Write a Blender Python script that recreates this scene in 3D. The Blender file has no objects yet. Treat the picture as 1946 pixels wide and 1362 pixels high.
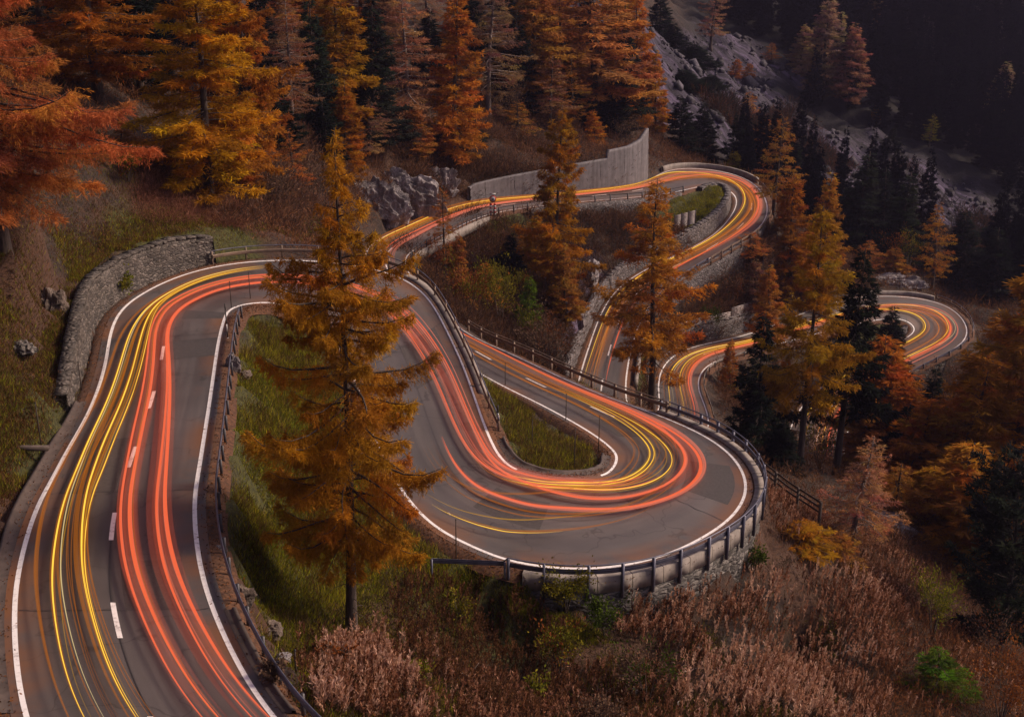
import bpy, math, random
import numpy as np
from mathutils import noise as mnoise, Vector
import bmesh

# ------------------------------------------------------------------ scene, camera model
S = bpy.context.scene
COL = S.collection
F, CX, CY, PITCH, CZ = 2450.0, 973.0, 681.0, math.radians(22.3), 100.0
CP, SP = math.cos(PITCH), math.sin(PITCH)

def ray(px, py):
    a = (px - CX) / F; b = (py - CY) / F
    return np.array([a, CP - b * SP, -SP - b * CP])
def PH(px, py, h):
    """world point seen at a photo pixel, h metres under the viewpoint"""
    d = ray(px, py); return d * (h / -d[2]) + np.array([0, 0, CZ])
def PY(px, py, Y):
    d = ray(px, py); return d * (Y / d[1]) + np.array([0, 0, CZ])

# ------------------------------------------------------------------ object helpers
def mesh_np(name, V, Fs, mat=None, parent=None, col=None, smooth=False, uv=None):
    """Fs: list of int arrays (n,k)"""
    me = bpy.data.meshes.new(name)
    V = np.asarray(V, np.float32)
    if isinstance(Fs, np.ndarray): Fs = [Fs]
    Fs = [np.asarray(f, np.int32) for f in Fs if len(f)]
    nl = sum(f.size for f in Fs); nf = sum(len(f) for f in Fs)
    me.vertices.add(len(V)); me.vertices.foreach_set('co', V.ravel())
    me.loops.add(nl); me.polygons.add(nf)
    me.loops.foreach_set('vertex_index', np.concatenate([f.ravel() for f in Fs]))
    tot = np.concatenate([np.full(len(f), f.shape[1], np.int32) for f in Fs])
    st = np.concatenate([[0], np.cumsum(tot)[:-1]]).astype(np.int32)
    me.polygons.foreach_set('loop_start', st)
    try: me.polygons.foreach_set('loop_total', tot)
    except Exception: pass
    if col is not None:
        at = me.color_attributes.new('Col', 'FLOAT_COLOR', 'POINT')
        c = np.ones((len(V), 4), np.float32); c[:, :col.shape[1]] = col
        at.data.foreach_set('color', c.ravel())
    if uv is not None:
        at = me.attributes.new('road_uv', 'FLOAT2', 'POINT')
        at.data.foreach_set('vector', np.asarray(uv, np.float32).ravel())
    me.update(calc_edges=True); me.validate()
    if smooth: me.polygons.foreach_set('use_smooth', np.ones(len(me.polygons), bool))
    if mat: me.materials.append(mat)
    return link(name, me, parent)
def link(name, data, parent=None):
    o = bpy.data.objects.new(name, data); COL.objects.link(o)
    if parent: o.parent = parent
    return o
def tag(o, label=None, cat=None, group=None, kind=None):
    if label: o['label'] = label
    if cat: o['category'] = cat
    if group: o['group'] = group
    if kind: o['kind'] = kind
    return o
def empty(name, loc=(0, 0, 0), label=None, cat=None, group=None):
    o = bpy.data.objects.new(name, None); COL.objects.link(o); o.location = loc
    o.empty_display_size = .5
    return tag(o, label, cat, group)

class MB:
    """collects quads / tris"""
    def __init__(s): s.v = []; s.f = {3: [], 4: []}; s.n = 0
    def add(s, V, Fc):
        V = np.asarray(V, float); Fc = np.asarray(Fc, int)
        s.v.append(V); s.f[Fc.shape[1]].append(Fc + s.n); s.n += len(V)
    def box(s, c, sx, sy, sz, ax=None, ay=None, az=None):
        ax = np.array([1, 0, 0.]) if ax is None else np.asarray(ax); ay = np.array([0, 1., 0]) if ay is None else np.asarray(ay)
        az = np.array([0, 0, 1.]) if az is None else np.asarray(az)
        P = [np.asarray(c) + ax * sx / 2 * i + ay * sy / 2 * j + az * sz / 2 * k for k in (-1, 1) for j in (-1, 1) for i in (-1, 1)]
        s.add(P, [[0, 2, 3, 1], [4, 5, 7, 6], [0, 1, 5, 4], [2, 6, 7, 3], [0, 4, 6, 2], [1, 3, 7, 5]])
    def tube(s, pts, r, n=6, cap=True):
        pts = np.asarray(pts, float); m = len(pts); r = np.broadcast_to(np.asarray(r, float), (m,))
        T = np.gradient(pts, axis=0); T /= np.linalg.norm(T, axis=1)[:, None] + 1e-9
        ref = np.array([0, 0, 1.]) if abs(T[0][2]) < .9 else np.array([1., 0, 0])
        A = np.cross(T, ref); A /= np.linalg.norm(A, axis=1)[:, None] + 1e-9; B = np.cross(T, A)
        th = np.arange(n) * 2 * math.pi / n
        V = (pts[:, None] + r[:, None, None] * (A[:, None] * np.cos(th)[None, :, None] + B[:, None] * np.sin(th)[None, :, None])).reshape(-1, 3)
        i = np.arange(m - 1)[:, None] * n; j = np.arange(n)[None]; k = (j + 1) % n
        s.add(V, np.stack([i + j, i + k, i + n + k, i + n + j], -1).reshape(-1, 4))
        if cap:
            b0 = s.n - m * n; c0 = s.n; s.v.append(pts[[0, -1]]); s.n += 2
            ids = np.arange(n); nx = (ids + 1) % n
            s.f[3].append(np.stack([np.full(n, c0), b0 + nx, b0 + ids], -1))
            e = b0 + (m - 1) * n
            s.f[3].append(np.stack([np.full(n, c0 + 1), e + ids, e + nx], -1))
    def sweep(s, rings, closed=True, caps=True):
        """rings (m,n,3)"""
        R = np.asarray(rings, float); m, n = R.shape[:2]
        i = np.arange(m - 1)[:, None] * n
        j = np.arange(n if closed else n - 1)[None]; k = (j + 1) % n
        Fq = np.stack([i + j, i + k, i + n + k, i + n + j], -1).reshape(-1, 4)
        s.add(R.reshape(-1, 3), Fq)
        if caps and closed:
            b = s.n - m * n
            for base in (0, (m - 1) * n):
                for q in range(1, n - 1):
                    s.f[3].append(np.array([[b + base, b + base + q, b + base + q + 1]]))
    def build(s, name, mat=None, parent=None, smooth=False, col=None):
        Fs = [np.vstack(s.f[k]) for k in (3, 4) if s.f[k]]
        return mesh_np(name, np.vstack(s.v), Fs, mat, parent, smooth=smooth, col=col)

def resample(P, step):
    P = np.asarray(P, float); d = np.r_[0, np.cumsum(np.linalg.norm(np.diff(P, axis=0), axis=1))]
    n = max(2, int(round(d[-1] / step)) + 1); t = np.linspace(0, d[-1], n)
    return np.stack([np.interp(t, d, P[:, k]) for k in range(P.shape[1])], 1)
def catmull(P, K):
    P = np.asarray(P, float); Q = np.vstack([2 * P[0] - P[1], P, 2 * P[-1] - P[-2]])
    out = []
    t = np.arange(K)[:, None] / K
    for i in range(len(P) - 1):
        a, b, c, d = Q[i:i + 4]
        out.append(.5 * (2 * b + (c - a) * t + (2 * a - 5 * b + 4 * c - d) * t ** 2 + (-a + 3 * b - 3 * c + d) * t ** 3))
    out.append(P[-1:]); return np.vstack(out)
def gsmooth(A, w):
    k = np.exp(-.5 * (np.arange(-3 * w, 3 * w + 1) / w) ** 2); k /= k.sum()
    Q = np.vstack([2 * A[0] - A[3 * w:0:-1], A, 2 * A[-1] - A[-2:-3 * w - 2:-1]])
    return np.stack([np.convolve(Q[:, i], k, 'valid') for i in range(A.shape[1])], 1)
_rng = np.random.default_rng(5)
_LAT = _rng.random((256, 256))
def vnoise(x, y, sc, seed=0):
    x = np.asarray(x) / sc + seed * 17.3; y = np.asarray(y) / sc + seed * 41.7
    xi = np.floor(x).astype(int); yi = np.floor(y).astype(int); fx = x - xi; fy = y - yi
    fx = fx * fx * (3 - 2 * fx); fy = fy * fy * (3 - 2 * fy)
    g = lambda a, b: _LAT[a & 255, b & 255]
    return (g(xi, yi) * (1 - fx) + g(xi + 1, yi) * fx) * (1 - fy) + (g(xi, yi + 1) * (1 - fx) + g(xi + 1, yi + 1) * fx) * fy

# ------------------------------------------------------------------ materials
def nodes(name):
    m = bpy.data.materials.new(name); m.use_nodes = True
    nt = m.node_tree; nt.nodes.clear()
    out = nt.nodes.new('ShaderNodeOutputMaterial'); b = nt.nodes.new('ShaderNodeBsdfPrincipled')
    nt.links.new(b.outputs[0], out.inputs[0])
    return m, nt, b, out
def N(nt, t, **kw):
    n = nt.nodes.new(t)
    for k, v in kw.items():
        if k.startswith('i_'): n.inputs[k[2:].replace('_', ' ')].default_value = v
        else: setattr(n, k, v)
    return n
def ramp(nt, fac, stops):
    r = nt.nodes.new('ShaderNodeValToRGB'); e = r.color_ramp.elements
    while len(e) < len(stops): e.new(.5)
    for el, (p, c) in zip(e, stops):
        el.position = p; el.color = (*c, 1) if len(c) == 3 else c
    nt.links.new(fac, r.inputs[0]); return r.outputs[0]
def mixc(nt, fac, a, b, bt='MIX'):
    m = nt.nodes.new('ShaderNodeMix'); m.data_type = 'RGBA'; m.blend_type = bt
    for s, v in ((0, fac), (6, a), (7, b)):
        if hasattr(v, 'is_output'): nt.links.new(v, m.inputs[s])
        elif s: m.inputs[s].default_value = (*v, 1) if len(v) == 3 else v
        else: m.inputs[0].default_value = v
    return m.outputs[2]
def worldpos(nt):
    g = nt.nodes.new('ShaderNodeNewGeometry'); return g.outputs['Position']
def noise(nt, vec, scale, detail=6, rough=.6, dist=0):
    n = nt.nodes.new('ShaderNodeTexNoise'); n.inputs['Scale'].default_value = scale
    n.inputs['Detail'].default_value = detail; n.inputs['Roughness'].default_value = rough; n.inputs['Distortion'].default_value = dist
    nt.links.new(vec, n.inputs['Vector']); return n.outputs[0]
def scalev(nt, vec, s):
    m = nt.nodes.new('ShaderNodeMapping'); m.inputs['Scale'].default_value = s
    nt.links.new(vec, m.inputs['Vector']); return m.outputs[0]
def bump(nt, b, h, strength, dist=.1):
    n = nt.nodes.new('ShaderNodeBump'); n.inputs['Strength'].default_value = strength; n.inputs['Distance'].default_value = dist
    nt.links.new(h, n.inputs['Height']); nt.links.new(n.outputs[0], b.inputs['Normal'])

def mat_plain(name, c, rough=.6, metal=0, var=.25, sc=3):
    m, nt, b, o = nodes(name); p = worldpos(nt)
    f = noise(nt, p, sc, 5)
    nt.links.new(ramp(nt, f, [(.3, [x * (1 - var) for x in c]), (.7, [min(1, x * (1 + var)) for x in c])]), b.inputs['Base Color'])
    b.inputs['Roughness'].default_value = rough; b.inputs['Metallic'].default_value = metal
    return m

def mat_asphalt():
    m, nt, b, o = nodes('asphalt'); p = worldpos(nt)
    at = N(nt, 'ShaderNodeAttribute', attribute_name='road_uv')
    big = noise(nt, p, .12, 4); fine = noise(nt, p, 25, 3, .7)
    streak = noise(nt, scalev(nt, at.outputs['Vector'], (9, .05, 1)), 1.0, 4, .6)
    c = ramp(nt, big, [(.3, (.067, .056, .053)), (.7, (.118, .099, .094))])
    c = mixc(nt, .5, c, ramp(nt, streak, [(.28, (.30, .30, .31)), (.5, (.62, .61, .61)), (.72, (1.0, .97, .95))]), 'MULTIPLY')
    c = mixc(nt, .6, c, ramp(nt, fine, [(.3, (.75, .75, .75)), (.7, (1.2, 1.2, 1.2))]), 'MULTIPLY')
    # repair patches and cracks
    v = N(nt, 'ShaderNodeTexVoronoi', feature='DISTANCE_TO_EDGE'); v.inputs['Scale'].default_value = .16
    wob = N(nt, 'ShaderNodeVectorMath', operation='ADD'); nt.links.new(p, wob.inputs[0])
    nz = N(nt, 'ShaderNodeTexNoise'); nz.inputs['Scale'].default_value = .5; nt.links.new(p, nz.inputs['Vector'])
    sc2 = N(nt, 'ShaderNodeVectorMath', operation='SCALE'); sc2.inputs['Scale'].default_value = 4.0
    nt.links.new(nz.outputs[1], sc2.inputs[0]); nt.links.new(sc2.outputs[0], wob.inputs[1]); nt.links.new(wob.outputs[0], v.inputs['Vector'])
    cr = ramp(nt, v.outputs['Distance'], [(.0, (.35, .33, .32)), (.012, (1, 1, 1))])
    c = mixc(nt, .7, c, cr, 'MULTIPLY')
    # centre seam and brown leaf stain at the edges (u = 0 .. 1 across)
    sx = N(nt, 'ShaderNodeSeparateXYZ'); nt.links.new(at.outputs['Vector'], sx.inputs[0])
    e = N(nt, 'ShaderNodeMath', operation='SUBTRACT'); nt.links.new(sx.outputs[0], e.inputs[0]); e.inputs[1].default_value = .5
    ab = N(nt, 'ShaderNodeMath', operation='ABSOLUTE'); nt.links.new(e.outputs[0], ab.inputs[0])
    seam = ramp(nt, ab.outputs[0], [(.0, (.45, .44, .43)), (.012, (1, 1, 1))])
    c = mixc(nt, .7, c, seam, 'MULTIPLY')
    st = N(nt, 'ShaderNodeMath', operation='MULTIPLY'); nt.links.new(ramp(nt, ab.outputs[0], [(.31, (0, 0, 0)), (.5, (1, 1, 1))]), st.inputs[0])
    nt.links.new(ramp(nt, noise(nt, p, .16, 6), [(.42, (0, 0, 0)), (.58, (1, 1, 1))]), st.inputs[1])
    c = mixc(nt, st.outputs[0], c, (.16, .066, .026))
    nt.links.new(c, b.inputs['Base Color'])
    nt.links.new(ramp(nt, streak, [(.3, (.5,) * 3), (.7, (.75,) * 3)]), b.inputs['Roughness'])
    bump(nt, b, fine, .25, .01)
    return m
def mat_line():
    m, nt, b, o = nodes('road_paint'); p = worldpos(nt)
    f = noise(nt, p, 3.2, 8, .75)
    nt.links.new(ramp(nt, f, [(.30, (.15, .13, .12)), (.40, (.60, .55, .53)), (.50, (.80, .76, .74))]), b.inputs['Base Color'])
    b.inputs['Roughness'].default_value = .6
    return m
def mat_stone(name, c1, c2, sc=2.6, flat=.55, joint=.22):
    m, nt, b, o = nodes(name); p = worldpos(nt)
    nz = N(nt, 'ShaderNodeTexNoise'); nz.inputs['Scale'].default_value = 1.4; nt.links.new(p, nz.inputs['Vector'])
    s2 = N(nt, 'ShaderNodeVectorMath', operation='SCALE'); s2.inputs['Scale'].default_value = .35; nt.links.new(nz.outputs[1], s2.inputs[0])
    ad = N(nt, 'ShaderNodeVectorMath', operation='ADD'); nt.links.new(p, ad.inputs[0]); nt.links.new(s2.outputs[0], ad.inputs[1])
    q = scalev(nt, ad.outputs[0], (1, 1, 1 / flat))
    v = N(nt, 'ShaderNodeTexVoronoi'); v.inputs['Scale'].default_value = sc; nt.links.new(q, v.inputs['Vector'])
    e = N(nt, 'ShaderNodeTexVoronoi', feature='DISTANCE_TO_EDGE'); e.inputs['Scale'].default_value = sc; nt.links.new(q, e.inputs['Vector'])
    sep = N(nt, 'ShaderNodeSeparateColor'); nt.links.new(v.outputs['Color'], sep.inputs[0])
    c = ramp(nt, sep.outputs[0], [(0, c1), (.55, [(x + y) / 2 for x, y in zip(c1, c2)]), (1, c2)])
    c = mixc(nt, .55, c, ramp(nt, noise(nt, p, 6, 6, .7), [(.3, (.45,) * 3), (.75, (1.25,) * 3)]), 'MULTIPLY')
    c = mixc(nt, .6, c, ramp(nt, noise(nt, p, .5, 4), [(.35, (.6, .55, .5)), (.65, (1.1, 1.1, 1.1))]), 'MULTIPLY')
    ed = ramp(nt, e.outputs['Distance'], [(.0, (joint,) * 3), (.09, (1, 1, 1))])
    c = mixc(nt, .85, c, ed, 'MULTIPLY')
    nt.links.new(c, b.inputs['Base Color']); b.inputs['Roughness'].default_value = .85
    bump(nt, b, e.outputs['Distance'], .9, .25)
    return m
def mat_concrete(name, c, streaks=1.0):
    m, nt, b, o = nodes(name); p = worldpos(nt)
    f = noise(nt, p, 1.2, 8, .65); g = noise(nt, scalev(nt, p, (1.2, 1.2, .09)), 1.3, 5, .6)
    col = ramp(nt, f, [(.3, [x * .72 for x in c]), (.7, [x * 1.2 for x in c])])
    col = mixc(nt, .75 * streaks, col, ramp(nt, g, [(.35, (.45, .42, .4)), (.6, (1.05, 1.05, 1.05))]), 'MULTIPLY')
    nt.links.new(col, b.inputs['Base Color']); b.inputs['Roughness'].default_value = .8
    bump(nt, b, f, .3, .03)
    return m
def mat_rock(name, c1, c2, sc=.9):
    m, nt, b, o = nodes(name); p = worldpos(nt)
    f = noise(nt, scalev(nt, p, (1, 1, .45)), sc, 9, .72, .6)
    g = N(nt, 'ShaderNodeTexVoronoi'); g.inputs['Scale'].default_value = sc * 1.1; nt.links.new(p, g.inputs['Vector'])
    c = ramp(nt, f, [(.32, c1), (.5, [(x * .6 + y * .4) for x, y in zip(c1, c2)]), (.66, c2)])
    c = mixc(nt, .5, c, ramp(nt, noise(nt, p, sc * .35, 4), [(.4, (.28, .2, .13)), (.62, (1.1, 1.1, 1.1))]), 'MULTIPLY')
    nt.links.new(c, b.inputs['Base Color']); b.inputs['Roughness'].default_value = .9
    bump(nt, b, f, 1.0, .6)
    return m
def mat_foliage(name, trans=.42, objcol=True):
    m, nt, b, o = nodes(name)
    at = N(nt, 'ShaderNodeAttribute', attribute_name='Col')
    c = at.outputs['Color']
    if objcol:
        oi = N(nt, 'ShaderNodeObjectInfo'); c = mixc(nt, 1.0, c, oi.outputs['Color'], 'MULTIPLY')
    d = N(nt, 'ShaderNodeBsdfDiffuse'); t = N(nt, 'ShaderNodeBsdfTranslucent'); x = N(nt, 'ShaderNodeMixShader'); x.inputs[0].default_value = trans
    nt.links.new(c, d.inputs[0]); nt.links.new(c, t.inputs[0]); nt.links.new(d.outputs[0], x.inputs[1]); nt.links.new(t.outputs[0], x.inputs[2])
    nt.links.new(x.outputs[0], o.inputs[0]); nt.nodes.remove(b)
    return m
def mat_bark(name, c):
    m, nt, b, o = nodes(name)
    tc = N(nt, 'ShaderNodeTexCoord')
    f = noise(nt, scalev(nt, tc.outputs['Object'], (9, 9, 1.6)), 1.0, 7, .7)
    nt.links.new(ramp(nt, f, [(.3, [x * .4 for x in c]), (.5, c), (.75, [min(1, x * 2.1) for x in c])]), b.inputs['Base Color'])
    b.inputs['Roughness'].default_value = .9; bump(nt, b, f, .8, .06)
    return m
def mat_glow(name, c, s, opacity=1.0):
    m, nt, b, o = nodes(name); nt.nodes.remove(b)
    e = N(nt, 'ShaderNodeEmission'); e.inputs[0].default_value = (*c, 1); e.inputs[1].default_value = s
    if opacity < 1:
        t = N(nt, 'ShaderNodeBsdfTransparent'); x = N(nt, 'ShaderNodeMixShader'); x.inputs[0].default_value = opacity
        nt.links.new(t.outputs[0], x.inputs[1]); nt.links.new(e.outputs[0], x.inputs[2]); nt.links.new(x.outputs[0], o.inputs[0])
    else: nt.links.new(e.outputs[0], o.inputs[0])
    return m

M = dict(
    asphalt=mat_asphalt(), line=mat_line(),
    stone=mat_stone('dry_stone', (.045, .037, .031), (.165, .138, .118)),
    stone_pale=mat_stone('pale_stone', (.08, .068, .069), (.22, .192, .19), 2.2, .6),
    stone_dark=mat_stone('dark_stone', (.05, .045, .04), (.2, .18, .165), 2.0, .5),
    concrete=mat_concrete('concrete', (.145, .130, .137), .8), kerb=mat_concrete('kerb_concrete', (.24, .205, .18), .7),
    rock=mat_rock('grey_rock', (.13, .113, .115), (.55, .50, .51)), rock_warm=mat_rock('warm_rock', (.06, .045, .035), (.36, .28, .23)),
    steel=mat_plain('galvanised_steel', (.105, .105, .14), .45, .4, .35, 1.5), rust_rail=mat_plain('weathered_rail', (.17, .115, .08), .6, .2, .4, 1.2),
    dark_steel=mat_plain('dark_steel', (.05, .045, .05), .5, .3), black=mat_plain('black_paint', (.02, .02, .02), .6),
    wood_pole=mat_plain('dark_pole_wood', (.045, .03, .022), .8, 0, .4), white=mat_plain('white_paint', (.7, .68, .66), .6, 0, .1), red=mat_plain('red_paint', (.5, .03, .02), .5, 0, .1),
    plank=mat_plain('weathered_planks', (.27, .23, .22), .8, 0, .5, 2.2), wood_dark=mat_plain('dark_timber', (.06, .04, .03), .8, 0, .4),
    gutter=mat_concrete('gutter_concrete', (.075, .053, .044), .8),
    litter=mat_plain('leaf_litter', (.085, .036, .016), .95, 0, .7, 5),
    foliage=mat_foliage('needles'), ground_plants=mat_foliage('ground_plants', .3, False),
    bark=mat_bark('larch_bark', (.05, .034, .027)), bark_pale=mat_bark('pale_bark', (.16, .12, .105)),
)
# ------------------------------------------------------------------ the road, surveyed as (left line, right line, metres under the viewpoint)
ROWS = [
 (150,1640,830,1640,25.0),(110,1520,690,1520,25.7),
 (75,1440,590,1440,26.1),(47,1355,512,1355,26.5),(30,1273,455,1273,27.0),(26,1155,400,1155,27.5),(34,1088,379,1075,27.8),(54,1003,368,990,28.2),
 (81,939,371,930,28.6),(101,905,377,895,28.9),(132,842,390,815,29.5),(176,778,401,745,30.0),(204,690,412,672,30.8),(206,655,419,634,31.2),
 (216,612,427,605,31.5),(236,582,432,594,31.7),(270,558,440,587,31.9),(321,531,453,581,32.1),(382,512,473,577,32.3),(439,501,493,575,32.5),
 (507,494,513,574,32.7),(574,492,540,577,32.9),(650,499,567,584,33.3),(721,514,600,603,33.8),(765,529,622,625,34.2),(799,551,640,650,34.6),
 (822,577,655,680,34.9),(841,612,672,715,35.3),(859,649,688,760,35.7),(880,693,702,802,36.1),(899,747,718,848,36.5),(917,801,735,885,36.9),
 (934,843,751,914,37.3),(946,864,772,945,37.5),(962,882,803,981,37.7),(984,895,839,1010,37.9),(1009,903,886,1034,38.1),(1035,908,937,1056,38.2),
 (1060,910,988,1069,38.3),(1085,910,1060,1080,38.5),(1105,909,1140,1081,38.7),(1125,907,1220,1069,38.9),(1141,904,1290,1046,39.1),
 (1153,900,1343,1017,39.3),(1162,893,1380,993,39.5),(1169,883,1408,963,39.7),(1173,872,1420,930,39.9),(1170,861,1414,900,40.1),(1163,851,1395,866,40.3),
 (1136,828,1350,831,40.6),(1089,801,1292,805,41.0),(1021,764,1224,778,41.4),(961,737,1157,756,41.8),(907,706,1089,727,42.2),(860,680,1021,697,42.7),
 (810,645,954,663,43.1),(770,610,903,642,43.5),
 (735,575,855,610,44.2),(708,540,812,570,45.0),(694,508,782,532,45.7),
 (690,482,767,500,46.3),(714,458,774,484,46.8),(740,444,791,473,47.2),(768,431,812,461,47.6),(819,409,850,442,48.3),(853,396,880,427,48.8),
 (893,385,913,411,49.3),(954,377,956,400,49.8),(1022,373,1005,393,50.4),(1106,366,1074,387,51.2),(1174,360,1142,381,51.9),(1216,352,1192,377,52.4),
 (1240,340,1240,372,52.9),(1262,325,1285,366,53.4),(1300,319,1316,357,53.8),(1347,322,1345,352,54.3),(1397,331,1368,354,54.7),(1431,346,1385,361,55.0),
 (1450,366,1396,370,55.4),(1460,391,1401,381,55.8),(1457,415,1398,396,56.2),(1440,437,1388,413,56.6),(1411,455,1372,432,57.0),(1374,475,1347,453,57.5),
 (1336,496,1300,477,58.2),(1290,525,1245,503,59.2),(1250,557,1200,528,60.0),(1222,595,1165,555,60.8),(1206,640,1139,600,61.6),(1198,670,1123,649,62.3),
 (1192,700,1106,700,63.0),(1188,735,1095,742,63.6),
 (1190,765,1090,800,64.2),(1200,785,1120,865,64.8),(1222,796,1210,900,65.4),(1243,793,1300,886,65.9),(1254,778,1350,835,66.3),
 (1253,755,1347,785,66.6),(1250,730,1330,752,67.0),(1256,703,1325,728,67.4),(1270,684,1332,705,67.8),(1292,667,1352,688,68.2),(1330,655,1385,677,68.7),
 (1375,646,1420,668,69.2),(1414,637,1460,658,69.7),(1470,618,1515,643,70.5),(1530,594,1570,630,71.3),(1580,575,1610,621,72.0),(1625,566,1645,612,72.6),
 (1675,563,1680,606,73.1),(1720,563,1701,605,73.5),(1769,571,1718,608,74.0),(1803,583,1730,614,74.4),(1826,600,1737,621,74.8),(1840,624,1738,629,75.2),
 (1836,645,1730,638,75.6),(1815,662,1705,651,76.0),(1786,676,1680,663,76.5),(1740,699,1640,682,77.3),(1690,725,1600,705,78.0),(1640,760,1560,735,79.0),
 (1610,810,1510,780,80.0),(1600,870,1490,850,81.0),(1610,940,1490,930,82.0),(1640,1000,1520,1000,83.0)]
K = 8
def idx(px, py):
    """row number of the line point nearest to a photo pixel"""
    best = min(range(len(ROWS)), key=lambda i: min((ROWS[i][0] - px) ** 2 + (ROWS[i][1] - py) ** 2, (ROWS[i][2] - px) ** 2 + (ROWS[i][3] - py) ** 2))
    return best
_L = np.array([PH(r[0], r[1], r[4]) for r in ROWS]); _R = np.array([PH(r[2], r[3], r[4]) for r in ROWS])
LD = gsmooth(catmull(_L, K), 5); RD = gsmooth(catmull(_R, K), 5)
zm = gsmooth(((LD + RD) / 2)[:, 2:], 10)[:, 0]
LD[:, 2] = zm; RD[:, 2] = zm
ND = len(LD)
MID = (LD + RD) / 2
ARC = np.r_[0, np.cumsum(np.linalg.norm(np.diff(MID, axis=0), axis=1))]
WID = np.linalg.norm(RD - LD, axis=1)
ACR = (RD - LD) / WID[:, None]
def cross(u, dz=0.0, off=0.0):
    """points over the whole road at fraction u (0 = left line), moved off metres outward to the right"""
    P = LD + (RD - LD) * np.asarray(u).reshape(-1, 1) if np.ndim(u) else LD + (RD - LD) * u
    P = P + ACR * off; P = P.copy(); P[:, 2] += dz; return P
def edge(side, r0, r1, off, step=1.0, dz=0.0):
    """polyline along one side of the road between two rows, off metres outside the painted line"""
    P = (cross(0, dz, -off) if side == 'L' else cross(1, dz, off))[int(r0 * K):int(r1 * K) + 1]
    return resample(P, step)
def at_row(px, py):
    """fractional row nearest a photo pixel (either line)"""
    q = []
    for E in (LD, RD):
        d = E - np.array([0, 0, CZ]); w = d[:, 1] * CP - d[:, 2] * SP; up = d[:, 1] * SP + d[:, 2] * CP
        sx = CX + F * d[:, 0] / w; sy = CY - F * up / w
        k = np.argmin((sx - px) ** 2 + (sy - py) ** 2); q.append(((sx[k] - px) ** 2 + (sy[k] - py) ** 2, k))
    return min(q)[1] / K

# ------------------------------------------------------------------ terrain
X0, X1, Y0, Y1 = -150, 290, -10, 520
NX, NY = X1 - X0 + 1, Y1 - Y0 + 1
GX, GY = np.meshgrid(np.arange(X0, X1 + 1.), np.arange(Y0, Y1 + 1.))
fixed = np.zeros((NY, NX), bool); val = np.zeros((NY, NX)); wsum = np.zeros((NY, NX))
CTRL = [  # (pixel x, pixel y, horizontal distance) of visible ground, read off the photo
 (10,495,72),(60,600,72),(20,750,63),(10,860,58),(-150,600,64),(-200,900,48),(-120,1200,40),(0,300,80),(110,500,84),(250,330,108),(330,400,105),(420,400,108),
 (560,440,113),(620,380,127),(700,415,156),(690,345,161),(760,330,173),(850,330,185),(900,300,193),(1000,300,198),(1110,285,205),(1190,270,216),(600,250,152),(450,200,142),
 (200,200,116),(0,150,100),(700,200,177),(850,180,198),(1000,180,218),(1150,190,232),(1230,215,240),(1285,290,236),(500,50,172),(800,50,228),(1100,50,264),(0,0,122),(1200,20,285),(-200,100,90),
 (250,50,145),
 (1350,100,345),(1290,270,245),(1330,290,244),(1430,300,252),(1450,250,300),(1600,250,318),(1700,330,303),(1850,430,288),(1930,480,272),(1600,430,252),(1500,300,294),(1580,200,330),
 (1900,220,362),(1900,50,430),(1600,20,420),(1400,0,415),(1270,0,380),(1500,400,250),(1540,470,235),(1700,480,238),(1800,520,235),(2050,450,300),(2100,100,430),(2100,300,370),(1700,150,370),
 (1900,620,212),(1900,700,196),(1750,760,186),(1900,850,160),(2000,800,180),(1380,745,166),(1430,720,172),(1500,720,178),(1480,800,150),(1450,560,190),(1400,540,187),(1360,560,182),(1330,600,176),(1550,530,205),
 (1450,1110,68.6),(1400,1090,70),(1300,1135,65.3),(1180,1150,63.6),(1060,1140,62.3),(1200,1250,61.5),(1000,1200,61),(1000,1350,54),(800,1300,51.5),(600,1300,44.6),(700,1150,56),(660,1200,53),(550,1150,49),
 (940,1128,61.6),(860,1090,61.9),(560,1000,60),(520,800,69),(480,680,82),(600,900,66),
 (1500,1300,67),(1900,1300,82),(1700,1100,86),(1600,990,98),(1480,985,82),(1550,1040,86),(1620,1020,91),(1800,1000,110),(1900,1100,102),(1700,900,130),(1540,840,120),(1640,850,140),(2050,1100,110),(2100,1350,88),
 (830,475,163),(870,500,160),(900,520,157),(950,600,147),(1050,560,158),(1000,650,135),(1050,480,174),(1080,650,148),(1180,430,186),(1090,430,181),(930,450,168),(960,410,181),(1240,425,190),
 (1335,385,199),(1300,400,197),(1360,365,203),(1300,445,190),(1040,830,86),(1080,870,79.5),(980,790,83),(930,720,96),(560,640,88),(500,620,92),
]
CTRLW = [(0,20,70),(-35,20,77),(30,20,58),(-60,5,78),(60,10,52),(0,-5,72),(-110,40,92),(-140,100,100),(-140,200,95),(-140,400,120),(-60,300,105),(0,400,90),(60,420,75),(120,480,62),(200,500,58),(290,500,56),(289,300,45),(289,120,30),(200,40,22),(120,30,35),(250,200,30)]
CT = [tuple(PY(*c)) for c in CTRL] + [(x, y, z) for x, y, z in CTRLW]
for (x, y, z) in CT:
    r = 2.2 if y < 130 else 4.0
    m = (GX - x) ** 2 + (GY - y) ** 2 <= r * r
    val[m] = np.where(fixed[m], np.minimum(val[m], z), z); fixed |= m
DROPS = (((1000, 1072), (1225, 779), 'R'), ((765, 529), (905, 765), 'L'), ((1010, 393), (1292, 366), 'R'), ((1450, 425), (1270, 540), 'L'), ((772, 486), (925, 408), 'R'), ((1835, 645), (1722, 706), 'L'))
LIM = dict(L=np.full(ND, 1.3), R=np.full(ND, 1.3))
for p0, p1, sd in DROPS:
    q0, q1 = sorted((at_row(*p0), at_row(*p1))); LIM[sd][int(q0 * K) + 4:int(q1 * K) - 3] = .25
roadcell = np.zeros((NY, NX), bool); roadz = np.full((NY, NX), 1e9)
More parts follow.
